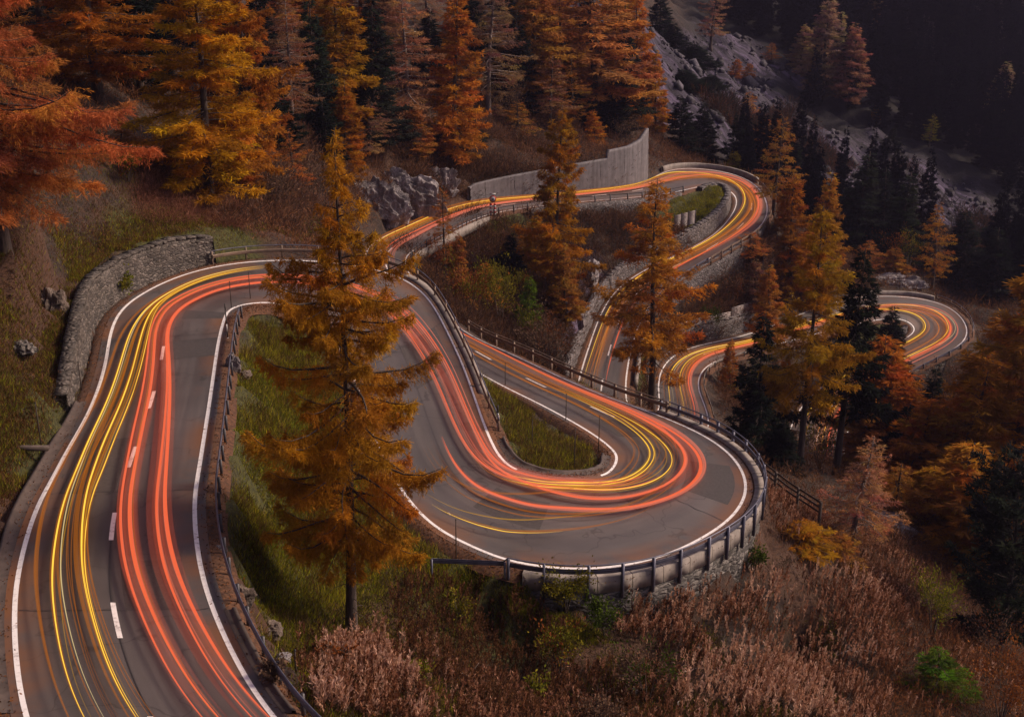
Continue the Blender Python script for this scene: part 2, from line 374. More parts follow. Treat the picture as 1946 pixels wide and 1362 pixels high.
VI0, VI1 = idx(767, 500), idx(913, 411)       # viaduct rows
VI0 = VI0 + 1
for k in range(0, ND, 1):
    w = WID[k]
    vi = VI0 * K <= k <= VI1 * K
    for a in np.arange(-LIM['L'][k], w + LIM['R'][k], .35):
        if vi and a > w * .35: continue
        p = LD[k] + ACR[k] * a
        ix = int(round(p[0] - X0)); iy = int(round(p[1] - Y0))
        if 0 <= ix < NX and 0 <= iy < NY:
            z = p[2] - (.32 if a < -.2 or a > w + .2 else .45)
            if not roadcell[iy, ix] or z < roadz[iy, ix]: roadz[iy, ix] = z
            roadcell[iy, ix] = True
def bench(side, p0, p1, o0, o1, dz):
    """ground level along a wall: o0..o1 metres outside the painted line, dz above (+) or below (-) the road"""
    r0, r1 = at_row(*p0), at_row(*p1); a, b_ = sorted((r0, r1)); E = LD if side == 'L' else RD; s_ = -1 if side == 'L' else 1
    for k in range(int(a * K), int(b_ * K) + 1):
        f = (k - a * K) / max(1, (b_ - a) * K); d_ = np.interp(f, np.linspace(0, 1, len(dz)), dz)
        for o in np.arange(o0, o1, .35):
            p = E[k] + ACR[k] * s_ * o; ix = int(round(p[0] - X0)); iy = int(round(p[1] - Y0)); roadcell[iy, ix] = True; roadz[iy, ix] = p[2] + d_; BENCH[iy, ix] = True
BENCH = np.zeros((NY, NX), bool)
bench('R', (1000, 1072), (1225, 779), 2.3, 3.6, [-1.2, -3.0, -4.2, -4.0, -3.2, -2.2])
bench('L', (765, 529), (905, 765), 2.2, 3.2, [-3.2, -3.6, -3.2, -1.5])
bench('R', (1010, 393), (1292, 366), 2.0, 3.2, [-1.0, -2.6, -2.4, -.8])
bench('L', (1450, 425), (1270, 540), 2.0, 2.7, [-2.0, -3.6, -3.4, -3.0])
bench('L', (1835, 645), (1722, 706), 2.6, 4.0, [-3.5, -4.2])
bench('L', (178, 772), (415, 503), 2.5, 3.6, [1.0, 2.2, 2.6, 2.6, 2.2])
bench('L', (898, 384), (1216, 352), 3.3, 4.6, [1.6, 2.8, 3.2, 3.8, 4.2])
bench('R', (1350, 352), (1165, 555), 2.6, 3.6, [1.0, 2.0, 2.1, 1.9, 1.8])
bench('L', (1253, 735), (1450, 625), 2.6, 3.2, [.8, 1.9, 2.3, 2.5])
fixed[roadcell] = True; val[roadcell] = roadz[roadcell]
# harmonic fill, coarse to fine
def relax(H, fx, vl, it):
    H[fx] = vl[fx]
    yy, xx = np.indices(H.shape); free = ~fx
    par = [(yy + xx) % 2 == q for q in (0, 1)]
    for _ in range(it):
        for q in (0, 1):
            Pd = np.pad(H, 1, 'edge'); A = (Pd[:-2, 1:-1] + Pd[2:, 1:-1] + Pd[1:-1, :-2] + Pd[1:-1, 2:]) / 4
            mk = par[q] & free; H[mk] += 1.75 * (A[mk] - H[mk])
    return H
H = None
for f in (16, 8, 4, 2, 1):
    ny, nx = -(-NY // f), -(-NX // f)
    s_ = np.zeros((ny, nx)); c_ = np.zeros((ny, nx)); iy, ix = np.nonzero(fixed)
    np.add.at(s_, (iy // f, ix // f), val[iy, ix]); np.add.at(c_, (iy // f, ix // f), 1)
    fx = c_ > 0; vl = np.where(fx, s_ / np.maximum(c_, 1), 0)
    if H is None: H = np.full((ny, nx), vl[fx].mean())
    else: H = np.repeat(np.repeat(H, 2, 0), 2, 1)[:ny, :nx]
    H = relax(H.copy(), fx, vl, {16: 300, 8: 200, 4: 150, 2: 120, 1: 120}[f])
# soften away from the road
near = roadcell.copy()
for _ in range(1):
    Pd = np.pad(near, 1); near = Pd[:-2, 1:-1] | Pd[2:, 1:-1] | Pd[1:-1, :-2] | Pd[1:-1, 2:] | near
dist = np.full((NY, NX), 24.0); cur = near.copy()
for d in range(24):
    dist[cur & (dist == 24.0)] = d
    Pd = np.pad(cur, 1); cur = Pd[:-2, 1:-1] | Pd[2:, 1:-1] | Pd[1:-1, :-2] | Pd[1:-1, 2:] | cur
for it in range(70):
    Pd = np.pad(H, 1, 'edge'); A = (Pd[:-2, 1:-1] + Pd[2:, 1:-1] + Pd[1:-1, :-2] + Pd[1:-1, 2:]) / 4
    mk = dist > (0 if it < 16 else min(it / 7, 7))
    H = np.where(mk, .3 * H + .7 * A, H)
amp = np.clip(dist / 8, 0, 1); far = np.clip((GY - 90) / 130, 0, 1)
H += amp * ((vnoise(GX, GY, 9, 1) - .5) * (1.0 + 2.0 * far) + (vnoise(GX, GY, 3.7, 2) - .5) * (.6 + 1.0 * far) + (vnoise(GX, GY, 24, 3) - .5) * 3.0 * far)
zs = np.clip((GY - 245) / 25, 0, 1)
H += zs * ((vnoise(GX, GY, 2.3, 21) - .5) * 1.3 + (vnoise(GX * .8 + GY * .7, GX * .7 - GY * .8, 5.5, 22) - .5) * 2.0)
def carve(side, p0, p1, o1, dz=-.25, o0=-.5):
    r0, r1 = sorted((at_row(*p0), at_row(*p1))); E = LD if side == 'L' else RD; s_ = -1 if side == 'L' else 1
    for k in range(int(r0 * K), int(r1 * K) + 1):
        for o in np.arange(o0, o1, .25):
            p = E[k] + ACR[k] * s_ * o; ix = int(round(p[0] - X0)); iy = int(round(p[1] - Y0)); H[iy, ix] = min(H[iy, ix], p[2] + dz)
carve('L', (898, 384), (1245, 338), 2.0); carve('L', (178, 772), (415, 503), 1.6); carve('L', (1253, 748), (1450, 625), 1.9); carve('R', (1330, 353), (1165, 555), 1.7); carve('R', (1163, 558), (1095, 742), 1.7); carve('R', (1060, 1080), (1300, 809), 2.4, -2.0, 1.6)
def zt(x, y):
    x = np.clip(np.asarray(x, float) - X0, 0, NX - 1.001); y = np.clip(np.asarray(y, float) - Y0, 0, NY - 1.001)
    i = x.astype(int); j = y.astype(int); u = x - i; v = y - j
    return (H[j, i] * (1 - u) + H[j, i + 1] * u) * (1 - v) + (H[j + 1, i] * (1 - u) + H[j + 1, i + 1] * u) * v
def G(px, py, t0=15.0, t1=520.0):
    """first terrain point behind a photo pixel"""
    d = ray(px, py); t = np.arange(t0, t1, .4); P = d[None] * t[:, None]
    hit = (P[:, 2] + CZ) < zt(P[:, 0], P[:, 1])
    k = np.argmax(hit) if hit.any() else len(t) - 1
    return np.array([P[k, 0], P[k, 1], float(zt(P[k, 0], P[k, 1]))])
ROADONLY = roadcell & ~BENCH
def onroad(x, y, g=-1):
    i = np.clip(np.round(np.asarray(x) - X0).astype(int), 0, NX - 1); j = np.clip(np.round(np.asarray(y) - Y0).astype(int), 0, NY - 1)
    return ROADONLY[j, i] if g < 0 else dist[j, i] <= g
# colour zones painted on the real ground: (px, py, radius in m, r,g,b)
zone = np.zeros((NY, NX, 4))   # 0 grass, 1 rock / scree, 2 rusty litter, 3 painted shade of the opposite slope
def spot(px, py, r, ch, s=1.0, Y=None, sq=1.0):
    p = G(px, py) if Y is None else PY(px, py, Y)
    d = np.sqrt(((GX - p[0]) / sq) ** 2 + (GY - p[1]) ** 2) / r
    d = d + (vnoise(GX, GY, r * .5, ch + 4) - .5) * .7
    zone[..., ch] = np.maximum(zone[..., ch], s * np.clip(1.6 - 1.3 * d, 0, 1))
for a in [(480,640,6),(500,750,8),(520,850,8),(560,950,6),(470,1040,5),(600,800,8),(980,790,7),(1080,860,6),(1030,830,7),(860,1090,4),(950,1140,5),(520,1150,4),(20,760,8),(60,840,6),
          (1335,385,9),(1300,400,8),(1360,370,8),(960,420,6),(930,430,6),(1210,700,5),(1215,660,5),(1690,620,7),(1660,635,6),(800,515,5),(790,505,4),(300,480,4),(420,460,5)]: spot(*a, 0)
for a in [(1350,120,18),(1400,200,22),(1480,270,26),(1560,290,26),(1620,330,26),(1680,340,26),(1740,390,26),(1800,420,24),(1850,440,22),(1720,360,24),(1330,230,10),(1440,190,14),(1480,140,10),(1390,90,14),(1890,440,14),(1220,60,20),(1240,140,16),(1120,520,5),(1095,650,5),(1930,460,14)]: spot(*a, 1)
for a in [(40,520,9),(30,620,6),(0,950,5),(20,1050,5),(350,420,8),(400,400,9),(800,290,14),(700,300,12),(900,1300,9),(1200,1250,9),(650,1300,8),(1700,1100,16),(1500,1000,8)]: spot(*a, 2)

zone[..., 3] = np.clip((GY - 238 + (GX - 30) * .10) / 14 + (vnoise(GX, GY, 14, 6) - .5) * 2, 0, 1) * np.clip((GX - 22 - (GY - 240) * .16) / 10, 0, 1)  # mask for the opposite slope, whose shade is painted into the ground colour
def mat_ground():
    m, nt, b, o = nodes('mountain_ground'); p = worldpos(nt)
    at = N(nt, 'ShaderNodeAttribute', attribute_name='Col'); sp = N(nt, 'ShaderNodeSeparateColor'); nt.links.new(at.outputs['Color'], sp.inputs[0])
    n1 = noise(nt, p, .8, 9, .7); n2 = noise(nt, p, 4.5, 6, .7); n3 = noise(nt, p, .13, 5, .6)
    soil = ramp(nt, n1, [(.3, (.012, .008, .006)), (.5, (.034, .020, .013)), (.68, (.075, .038, .022))])
    soil = mixc(nt, .6, soil, ramp(nt, n2, [(.32, (.35,) * 3), (.7, (1.5, 1.4, 1.3))]), 'MULTIPLY')
    gr = ramp(nt, n2, [(.3, (.014, .014, .004)), (.5, (.045, .044, .007)), (.72, (.10, .088, .012))])
    def fac(ch, a, bb):
        q = N(nt, 'ShaderNodeMath', operation='ADD'); nt.links.new(sp.outputs[ch], q.inputs[0])
        r = N(nt, 'ShaderNodeMath', operation='MULTIPLY_ADD'); nt.links.new(n1, r.inputs[0]); r.inputs[1].default_value = .8; r.inputs[2].default_value = -.4
        nt.links.new(r.outputs[0], q.inputs[1]); return ramp(nt, q.outputs[0], [(a, (0, 0, 0)), (bb, (1, 1, 1))])
    c = mixc(nt, fac(2, .3, .75), soil, ramp(nt, n2, [(.3, (.028, .012, .006)), (.65, (.085, .038, .018))]))
    c = mixc(nt, fac(0, .3, .7), c, gr)
    c = mixc(nt, at.outputs['Alpha'], c, ramp(nt, n1, [(.3, (.004, .004, .006)), (.7, (.016, .011, .012))]))  # near-black navy mixed in as painted shade, not a soil of its own
    def dotp(v):
        q = N(nt, 'ShaderNodeVectorMath', operation='DOT_PRODUCT'); nt.links.new(p, q.inputs[0]); q.inputs[1].default_value = v; return q.outputs['Value']
    cb = N(nt, 'ShaderNodeCombineXYZ'); nt.links.new(dotp((.0261, -.0303, 0)), cb.inputs[0]); nt.links.new(dotp((.38, .33, .1)), cb.inputs[1])
    flow = noise(nt, cb.outputs[0], 1.0, 9, .72, .9)
    rk = ramp(nt, flow, [(.36, (.007, .006, .010)), (.5, (.036, .028, .047)), (.62, (.13, .10, .165))])
    rk = mixc(nt, .6, rk, ramp(nt, noise(nt, p, .55, 8, .75), [(.38, (.3, .28, .3)), (.62, (1.3, 1.3, 1.3))]), 'MULTIPLY')
    c = mixc(nt, fac(1, .35, .7), c, rk)
    nt.links.new(c, b.inputs['Base Color']); b.inputs['Roughness'].default_value = .95
    bump(nt, b, n1, .8, .5)
    return m
def terrain():
    iy, ix = np.meshgrid(np.arange(NY - 1), np.arange(NX - 1), indexing='ij')
    a = (iy * NX + ix).ravel()
    V = np.stack([GX.ravel(), GY.ravel(), H.ravel()], 1)
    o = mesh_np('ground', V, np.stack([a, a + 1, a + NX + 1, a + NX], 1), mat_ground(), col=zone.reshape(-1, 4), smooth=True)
    return tag(o, 'steep alpine hillside of brown soil, grass and scree', kind='structure')
terrain()
def outer_ground():
    # the land beyond the surveyed hillside: a wide skirt joined to its rim
    rim = [(x, Y0) for x in range(X0, X1, 10)] + [(X1, y) for y in range(Y0, Y1, 10)] + [(x, Y1) for x in range(X1, X0, -10)] + [(X0, y) for y in range(Y1, Y0, -10)]
    rim = np.array(rim, float); c = np.array([70., 250.]); n = len(rim); V = []
    for k, (s, dz) in enumerate(((1.0, -.3), (1.5, 12), (2.6, 70), (4.5, 170))):
        q = c + (rim - c) * s; z = zt(rim[:, 0], rim[:, 1])
        up = np.where(rim[:, 1] > 100, 1, .1)
        V.append(np.stack([q[:, 0], q[:, 1], z + dz * up + (vnoise(q[:, 0], q[:, 1], 60, 8) - .5) * 20 * (k > 0)], 1))
    V = np.vstack(V); Fq = []
    for k in range(3):
        for i in range(n): j = (i + 1) % n; Fq.append((k * n + i, k * n + j, (k + 1) * n + j, (k + 1) * n + i))
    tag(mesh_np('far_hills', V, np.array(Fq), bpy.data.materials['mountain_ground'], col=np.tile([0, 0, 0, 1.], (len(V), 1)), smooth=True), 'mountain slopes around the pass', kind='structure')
outer_ground()

# ------------------------------------------------------------------ road surface and paint
def ribbon(name, ulist, mat, dz, k0=0, k1=ND, skirt=0.0, label=None):
    U = ulist; n = len(U); V = []; UVs = []
    for a, off in U:
        P = LD + (RD - LD) * a + ACR * off; P = P.copy(); P[:, 2] += dz; V.append(P[k0:k1]); UVs.append(np.stack([a + off / WID, ARC], 1)[k0:k1])
    m = k1 - k0
    V = np.stack(V, 1).reshape(-1, 3); UV = np.stack(UVs, 1).reshape(-1, 2)
    i = np.arange(m - 1)[:, None] * n; j = np.arange(n - 1)[None]
    Fq = np.stack([i + j, i + j + 1, i + n + j + 1, i + n + j], -1).reshape(-1, 4)
    return mesh_np(name, V, Fq, mat, uv=UV, smooth=True)
tag(ribbon('road', [(0, -.5)] + [(u, 0) for u in np.linspace(0, 1, 9)] + [(1, .5)], M['asphalt'], 0), 'winding two-lane asphalt mountain road', kind='structure')
def verges():
    mb = MB()
    for side in ('L', 'R'):
        s = -1 if side == 'L' else 1; E = LD if side == 'L' else RD
        rings = []
        ra = np.random.default_rng(3)
        wv = 1.25 + .35 * vnoise(ARC, ARC * 0, 5, 3)
        for p0, p1, sd in (((1000, 1072), (1225, 779), 'R'), ((765, 529), (905, 765), 'L'), ((1010, 393), (1292, 366), 'R'), ((1450, 425), (1270, 540), 'L'), ((772, 486), (925, 408), 'R'), ((1835, 645), (1722, 706), 'L')):
            if sd == side:
                q0, q1 = sorted((at_row(*p0), at_row(*p1))); wv[int(q0 * K):int(q1 * K) + 1] = 1.02
        for a, dz in ((.45, -.012), (.75, -.03), (1.0, -.10), (None, -.42)):
            off = wv if a is None else a
            P = E + ACR * (s * np.asarray(off)).reshape(-1, 1); P = P.copy(); P[:, 2] += dz; rings.append(P)
        R = np.stack(rings, 1)
        mb.sweep(R if side == 'R' else R[:, ::-1], closed=False)
    return tag(mb.build('verge', M['litter'], smooth=True), 'brown leaf litter along the road edges', kind='structure')
verges()
def strip_sheet(name, side, p0, p1, o0, o1, dz, mat, label):
    r0, r1 = sorted((at_row(*p0), at_row(*p1))); E = LD if side == 'L' else RD; s_ = -1 if side == 'L' else 1; ks = np.arange(int(r0 * K), int(r1 * K) + 1)
    wv = (vnoise(ks, ks * 0, 6, 5) - .5) * .18; rings = []
    for o, z in ((o0, 0), (o1 - .12, .0), (o1 - .1, .10), (o1 + .05, .10), (o1 + .08, -.25)):
        P = E[ks] + ACR[ks] * (s_ * (o + wv * (1 if z else 0))).reshape(-1, 1); P[:, 2] += dz + z; rings.append(P)
    mb = MB(); R = np.stack(rings, 1); mb.sweep(R if side == 'R' else R[:, ::-1], closed=False)
    return tag(mb.build(name, mat), label, kind='structure')
strip_sheet('kerb', 'L', (47, 1355), (185, 760), .38, 1.0, .012, M['gutter'], 'stained concrete gutter along the left of the nearest road')
strip_sheet('kerb', 'R', (512, 1355), (400, 1155), .38, .8, .012, M['gutter'], 'stained concrete edge on the right of the nearest road')
strip_sheet('kerb', 'L', (934, 843), (1173, 868), .42, 1.05, .012, M['gutter'], 'worn concrete apron round the tip of the grassy island')
def markings():
    mb = MB(); t = .011
    def strip(P, A, w):
        Q0 = P - A * w / 2; Q1 = P + A * w / 2; R = np.stack([Q0, Q1], 1); mb.sweep(R, closed=False)
    up = np.array([0, 0, t])
    gap = set()
    i0 = idx(1060, 910) * K; 
    for E, gaps in ((LD, [(idx(984, 895) * K, idx(1141, 904) * K)]), (RD, [(idx(812, 461) * K, idx(812, 461) * K)])):
        ks = np.arange(ND)
        for g0, g1 in gaps + [(ND, ND)]:
            part = ks[ks < g0]; ks = ks[ks > g1]
            if len(part) > 2:
                w = np.full(len(part), .20); strip(E[part] + up, ACR[part] * (w / .2)[:, None], .2)
    # centre dashes: 3 m paint, 6 m gap
    c0 = np.interp(at_row(222, 1003) * K if False else 0, [0], [0])
    d = MID - np.array([0, 0, CZ]); w = d[:, 1] * CP - d[:, 2] * SP; sy = CY - F * (d[:, 1] * SP + d[:, 2] * CP) / w
    kq = np.argmin(np.abs(sy[:12 * K] - 1003)); a0 = ARC[kq]
    none = [(idx(216, 612), idx(1163, 851)), (idx(1240, 340), idx(1450, 366)), (idx(1190, 765), idx(1292, 667)), (idx(1580, 575), idx(1815, 662))]
    for n_ in range(-6, 120):
        c = a0 + 9.0 * n_
        if c < 2 or c > ARC[-1] - 2: continue
        row = np.interp(c, ARC, np.arange(ND)) / K
        if any(p - .3 < row < q + .3 for p, q in none): continue
        s = np.linspace(c - 1.5, c + 1.5, 7)
        P = np.stack([np.interp(s, ARC, MID[:, k]) for k in range(3)], 1) + up
        A = np.stack([np.interp(s, ARC, ACR[:, k]) for k in range(3)], 1)
        strip(P, A, .2)
    return tag(mb.build('road_markings', M['line']), 'white edge lines and centre dashes on the road', kind='structure')
markings()

def patches():
    """older and newer tar: repair patches and sealed joints lying on the asphalt"""
    mb = MB(); mj = MB(); rp = np.random.default_rng(6)
    def sheet(m, k0, k1, u0, u1, dz):
        ks = np.arange(k0, k1 + 1); us = np.linspace(u0, u1, 5)
        R = np.stack([LD[ks] + (RD[ks] - LD[ks]) * u + [0, 0, dz] for u in us], 1); m.sweep(R, closed=False)
    for (px, py, u0, u1, ln) in ((412, 672, .52, .99, 5), (427, 605, .60, .98, 3), (371, 930, .1, .46, 6), (400, 1155, .56, .9, 5), (839, 1010, .3, .62, 5), (1290, 1046, .1, .5, 6), (1404, 968, .55, .92, 5), (1350, 831, .2, .6, 4), (1021, 697, .05, .42, 7), (672, 715, .1, .5, 6), (1347, 322, .2, .6, 6), (1740, 699, .5, .9, 5)):
        k = int(at_row(px, py) * K); n = max(3, int(ln / max(.2, ARC[k + 1] - ARC[k]))); sheet(mb, k, min(ND - 2, k + n), u0, u1, .005)
    for px, py in ((420, 634), (371, 930), (400, 1155), (672, 715), (1380, 993), (1157, 756), (1021, 697)):
        k = int(at_row(px, py) * K); A = LD[k] + (RD[k] - LD[k]) * .02; B = LD[k] + (RD[k] - LD[k]) * .98; T = LD[k + 1] - LD[k]; T /= np.linalg.norm(T)
        t = np.linspace(0, 1, 14); P = A + (B - A) * t[:, None] + T * rp.normal(0, .06, 14)[:, None]; P[:, 2] += .008
        mj.sweep(np.stack([P - T * .03, P + T * .03], 1), closed=False)
    k = np.arange(2 * K, 16 * K); P = LD[k] + (RD[k] - LD[k]) * (.505 + .012 * np.sin(k / 9.0))[:, None]; P[:, 2] += .008
    mj.sweep(np.stack([P - ACR[k] * .02, P + ACR[k] * .02], 1), closed=False)
    tag(mb.build('road_patch', mat_plain('patch_tar', (.050, .041, .039), .8, 0, .3, 6)), 'darker tar repair patches on the asphalt', kind='structure')
    tag(mj.build('road_joint', mat_plain('joint_tar', (.018, .016, .016), .5, 0, .3, 6)), 'black sealed joints across and along the asphalt', kind='structure')
patches()
# ------------------------------------------------------------------ walls, rails, poles, signs
def norm2(P, side):
    T = np.gradient(P, axis=0); T[:, 2] = 0; T /= np.linalg.norm(T, axis=1)[:, None] + 1e-9
    nrm = np.stack([T[:, 1], -T[:, 0], T[:, 2] * 0], 1)      # to the right of travel
    return nrm if side == 'R' else -nrm
def wall_mesh(name, P, side, ztop, zbot, thick, batter, mat, rough=.06, seed=1, step=None, cope=0.0, parent=None):
    """wall whose road-side face stands on P, thickness away from the road; ztop/zbot arrays"""
    m = len(P); nrm = norm2(P, side); rg = np.random.default_rng(seed)
    nv = max(3, int(np.max(ztop - zbot) / .5)); rings = []
    for i in range(m):
        b = P[i].copy(); hgt = ztop[i] - zbot[i]; ring = []
        for q in range(nv + 1):
            f = q / nv; r = rg.normal(0, rough) if 0 < q < nv else rg.normal(0, rough * .4)
            ring.append([*(b[:2] + nrm[i, :2] * (batter * hgt * f + r)), zbot[i] + hgt * f])
        tb = batter * hgt
        ring[-1][2] += rg.normal(0, rough * .6)
        for q in range(4):
            f = 1 - q / 3; ring.append([*(b[:2] + nrm[i, :2] * (tb + thick + rg.normal(0, rough * .5))), zbot[i] + hgt * f + (rg.normal(0, rough * .6) if q == 0 else 0)])
        rings.append(ring)
    mb = MB(); mb.sweep(np.array(rings)); return mb.build(name, mat, parent)

# W1 dry-stone retaining wall round the outside of the near hairpin
P = edge('L', at_row(178, 772), at_row(415, 503), 1.15, .5)
m_ = len(P); t_ = np.linspace(0, 1, m_)
ht = np.interp(t_, [0, .06, .1, .2, .5, .9, 1], [.8, 1.2, 1.6, 2.1, 2.6, 2.5, 2.1])
ht = ht + .12 * (vnoise(np.arange(m_), t_ * 0, 5, 9) - .5)
w1 = wall_mesh('stone_wall', P, 'L', P[:, 2] + ht, P[:, 2] - .7, .7, .08, M['stone'], .07)
tag(w1, 'curved dry stone retaining wall around the outside of the near left hairpin', 'wall')

def coping(w, P, side, zt_, off, wid, mat, seed=3):
    nr = norm2(P, side); mb = MB(); rc = np.random.default_rng(seed); i = 0
    while i < len(P) - 2:
        st = int(rc.integers(1, 3)); j = min(len(P) - 1, i + st); a = (P[i] + P[j]) / 2; T = P[j] - P[i]; ln = np.linalg.norm(T[:2]); T = np.array([T[0], T[1], zt_[j] - zt_[i]]); T /= np.linalg.norm(T)
        n = np.array([nr[i][0], nr[i][1], 0]); n -= T * n.dot(T); n /= np.linalg.norm(n); up = np.cross(T, n); up *= np.sign(up[2])
        c = np.array([a[0], a[1], (zt_[i] + zt_[j]) / 2 + .05 + rc.normal(0, .02)]) + nr[i] * (off[i] + wid / 2 - .03)
        mb.box(c, ln * rc.uniform(.9, .98), wid * rc.uniform(.95, 1.15), rc.uniform(.14, .24), T, n, up); i = j
    mb.build('coping', mat, w)
coping(w1, P, 'L', P[:, 2] + ht, .08 * (ht + .7), .72, M['stone'])
# W2 concrete wall behind the upper road, stepping up to a pointed end
ra, rb = at_row(898, 384), at_row(1232, 345)
P = edge('L', ra, rb, 1.3, .3); m_ = len(P); t_ = np.linspace(0, 1, m_)
from math import hypot
d_ = P - np.array([0, 0, CZ]); sx_ = CX + F * d_[:, 0] / (d_[:, 1] * CP - d_[:, 2] * SP)
ht = np.interp(sx_, [895, 905, 1000, 1100, 1150, 1156, 1162, 1195, 1218, 1231, 1245], [1.9, 2.3, 3.3, 4.2, 4.6, 4.7, 5.9, 6.2, 6.9, 8.2, 9.6])
ht = np.where(sx_ > 1157, np.maximum(ht, 5.9), ht)
w2 = wall_mesh('concrete_wall', P, 'L', P[:, 2] + ht, P[:, 2] - .8, .55, .03, M['concrete'], .003)
tag(w2, 'long grey concrete retaining wall rising to a tall pointed end behind the upper road', 'wall')
w2x = w2
mb = MB(); 
for i in range(10, m_ - 2, 18):       # shuttering joints
    nr = norm2(P, 'L')[i]; zt0, zt1 = P[i, 2] - .1, P[i, 2] + ht[i] - .03
    a = P[i].copy(); tdir = np.array([nr[1], -nr[0], 0])
    c = np.array([a[0], a[1], (zt0 + zt1) / 2]) + nr * (.03 * (ht[i] + .8) / 2) - nr * .012
    mb.box(c, .035, .02, zt1 - zt0, tdir, nr)
mb.build('joint', M['stone_dark'], w2)

# W3 stone wall carrying the upper road above the pit
P = edge('R', at_row(1010, 393), at_row(1292, 366), .85, .7); n3 = len(P)
h3 = np.interp(np.linspace(0, 1, n3), [0, .15, .8, 1], [1.2, 2.4, 2.1, .8])
w3 = wall_mesh('stone_wall', P, 'R', P[:, 2] - .02, P[:, 2] - h3 - .8, .5, -.1, M['stone_pale'], .05, 3)
tag(w3, 'pale masonry wall carrying the upper road under its rail, above the larch tops', 'wall')
# W4 wall around the green knoll of the far upper hairpin, then cutting beside the descending road
P = edge('R', at_row(1322, 354), at_row(1165, 555), .95, .6); n4 = len(P)
h4 = np.interp(np.linspace(0, 1, n4), [0, .08, .2, .5, .75, 1], [.3, .7, 1.7, 2.2, 2.1, 2.0])
w4 = wall_mesh('stone_wall', P, 'R', P[:, 2] + h4, P[:, 2] - .6, .95, .1, M['stone_pale'], .05, 4)
coping(w4, P, 'R', P[:, 2] + h4, .1 * (h4 + .6), .9, M['stone_pale'])
tag(w4, 'pale stone wall around the bright green knoll inside the far upper hairpin', 'wall')
P = edge('R', at_row(1163, 558), at_row(1095, 742), .9, .6); n4 = len(P)
h4 = np.interp(np.linspace(0, 1, n4), [0, .5, 1], [2.0, 1.9, 1.5])
w4b = wall_mesh('stone_wall', P, 'R', P[:, 2] + h4, P[:, 2] - .6, 1.0, .12, M['stone_pale'], .06, 5)
tag(w4b, 'rough stone wall on the uphill side of the straight road below the larch pit', 'wall')
# W5 wall above the lower S bend
P = edge('L', at_row(1253, 748), at_row(1450, 625), 1.0, .6); n5 = len(P)
h5 = np.interp(np.linspace(0, 1, n5), [0, .3, .5, 1], [.8, 2.1, 2.5, 2.7])
w5 = wall_mesh('stone_wall', P, 'L', P[:, 2] + h5, P[:, 2] - .6, 1.0, .1, M['stone_pale'], .05, 6)
coping(w5, P, 'L', P[:, 2] + h5, .1 * (h5 + .6), .95, M['stone_pale'])
tag(w5, 'curved stone wall topped by a fence above the lower S bend', 'wall')
P5, H5 = P, h5
# W6 hairpin parapet and the masonry below it
ra, rb = at_row(1010, 1075), at_row(1040, 705)
P = edge('R', at_row(1000, 1072), at_row(1225, 779), .62, .5)
nr = norm2(P, 'R'); n6 = len(P)
par = empty('parapet', P[n6 // 2], 'pale concrete kerb parapet curving along the outside of the big central hairpin', 'parapet')
def rel(mb_, name, mat, root, smooth=False):
    o = mb_.build(name, mat, None, smooth); o.data.transform(__import__('mathutils').Matrix.Translation(-root.location)); o.parent = root; return o
i = 0; k6 = 0
while i < n6 - 4:
    j = min(i + 4, n6 - 1); mb = MB(); rings = []
    for q in range(i, j + 1):
        a = P[q] + (0 if q in (i, j) else 0); e = .0
        ds = .02 if q == i else (-.02 if q == j else 0)
        tdir = np.array([-nr[q][1], nr[q][0], 0]); a = a + tdir * ds
        zo = a[2]
        rings.append([[*(a[:2]), zo - .3], [*(a[:2]), zo + .12], [*(a[:2] + nr[q, :2] * .62), zo + .12], [*(a[:2] + nr[q, :2] * .66), zo - .85], [*(a[:2] + nr[q, :2] * .3), zo - .85]])
    mb.sweep(np.array(rings)); rel(mb, 'kerb_block', M['kerb'], par); i = j
Pw = P + nr * .5
hw = np.interp(np.linspace(0, 1, n6), [0, .12, .5, .8, 1], [1.6, 3.2, 4.2, 3.0, 2.0])
w6 = wall_mesh('stone_wall', Pw, 'R', Pw[:, 2] - .86, Pw[:, 2] - .9 - hw - .6, .6, -.12, M['stone_dark'], .1, 7)
tag(w6, 'rough dark stone wall below the parapet of the big central hairpin', 'wall')
# kerb blocks along the upper side of the island road
P = edge('L', at_row(765, 529), at_row(905, 765), .55, .5); nr = norm2(P, 'L')
kb = empty('parapet', P[len(P) // 2], 'narrow concrete kerb under the guardrail between the two arms of the hairpin', 'parapet')
i = 0
while i < len(P) - 3:
    j = min(i + 5, len(P) - 1); rings = []
    for q in range(i, j + 1):
        td = np.array([nr[q][1], -nr[q][0], 0]) * (.02 if q == i else (-.02 if q == j else 0)); a = P[q] + td
        rings.append([[*a[:2], a[2] - .3], [*a[:2], a[2] + .1], [*(a[:2] + nr[q, :2] * .6), a[2] + .1], [*(a[:2] + nr[q, :2] * .62), a[2] - .8]])
    mb = MB(); mb.sweep(np.array(rings)); rel(mb, 'kerb_block', M['kerb'], kb); i = j
w6b = wall_mesh('stone_wall', P + nr * .45, 'L', P[:, 2] - .82, P[:, 2] - 4.2, .6, -.1, M['stone_dark'], .08, 8)
tag(w6b, 'stone wall under the narrow kerb dropping to the road arm beyond', 'wall')
# W7 retaining wall below the far upper hairpin
P = edge('L', at_row(1450, 425), at_row(1270, 540), .8, .7); n7 = len(P)
w7 = wall_mesh('stone_wall', P, 'L', P[:, 2] - .02, P[:, 2] - np.interp(np.linspace(0, 1, n7), [0, .3, 1], [2.0, 3.6, 3.0]) - .6, .5, -.1, M['stone_pale'], .05, 9)
tag(w7, 'grey retaining wall below the outer rail of the far upper hairpin', 'wall')
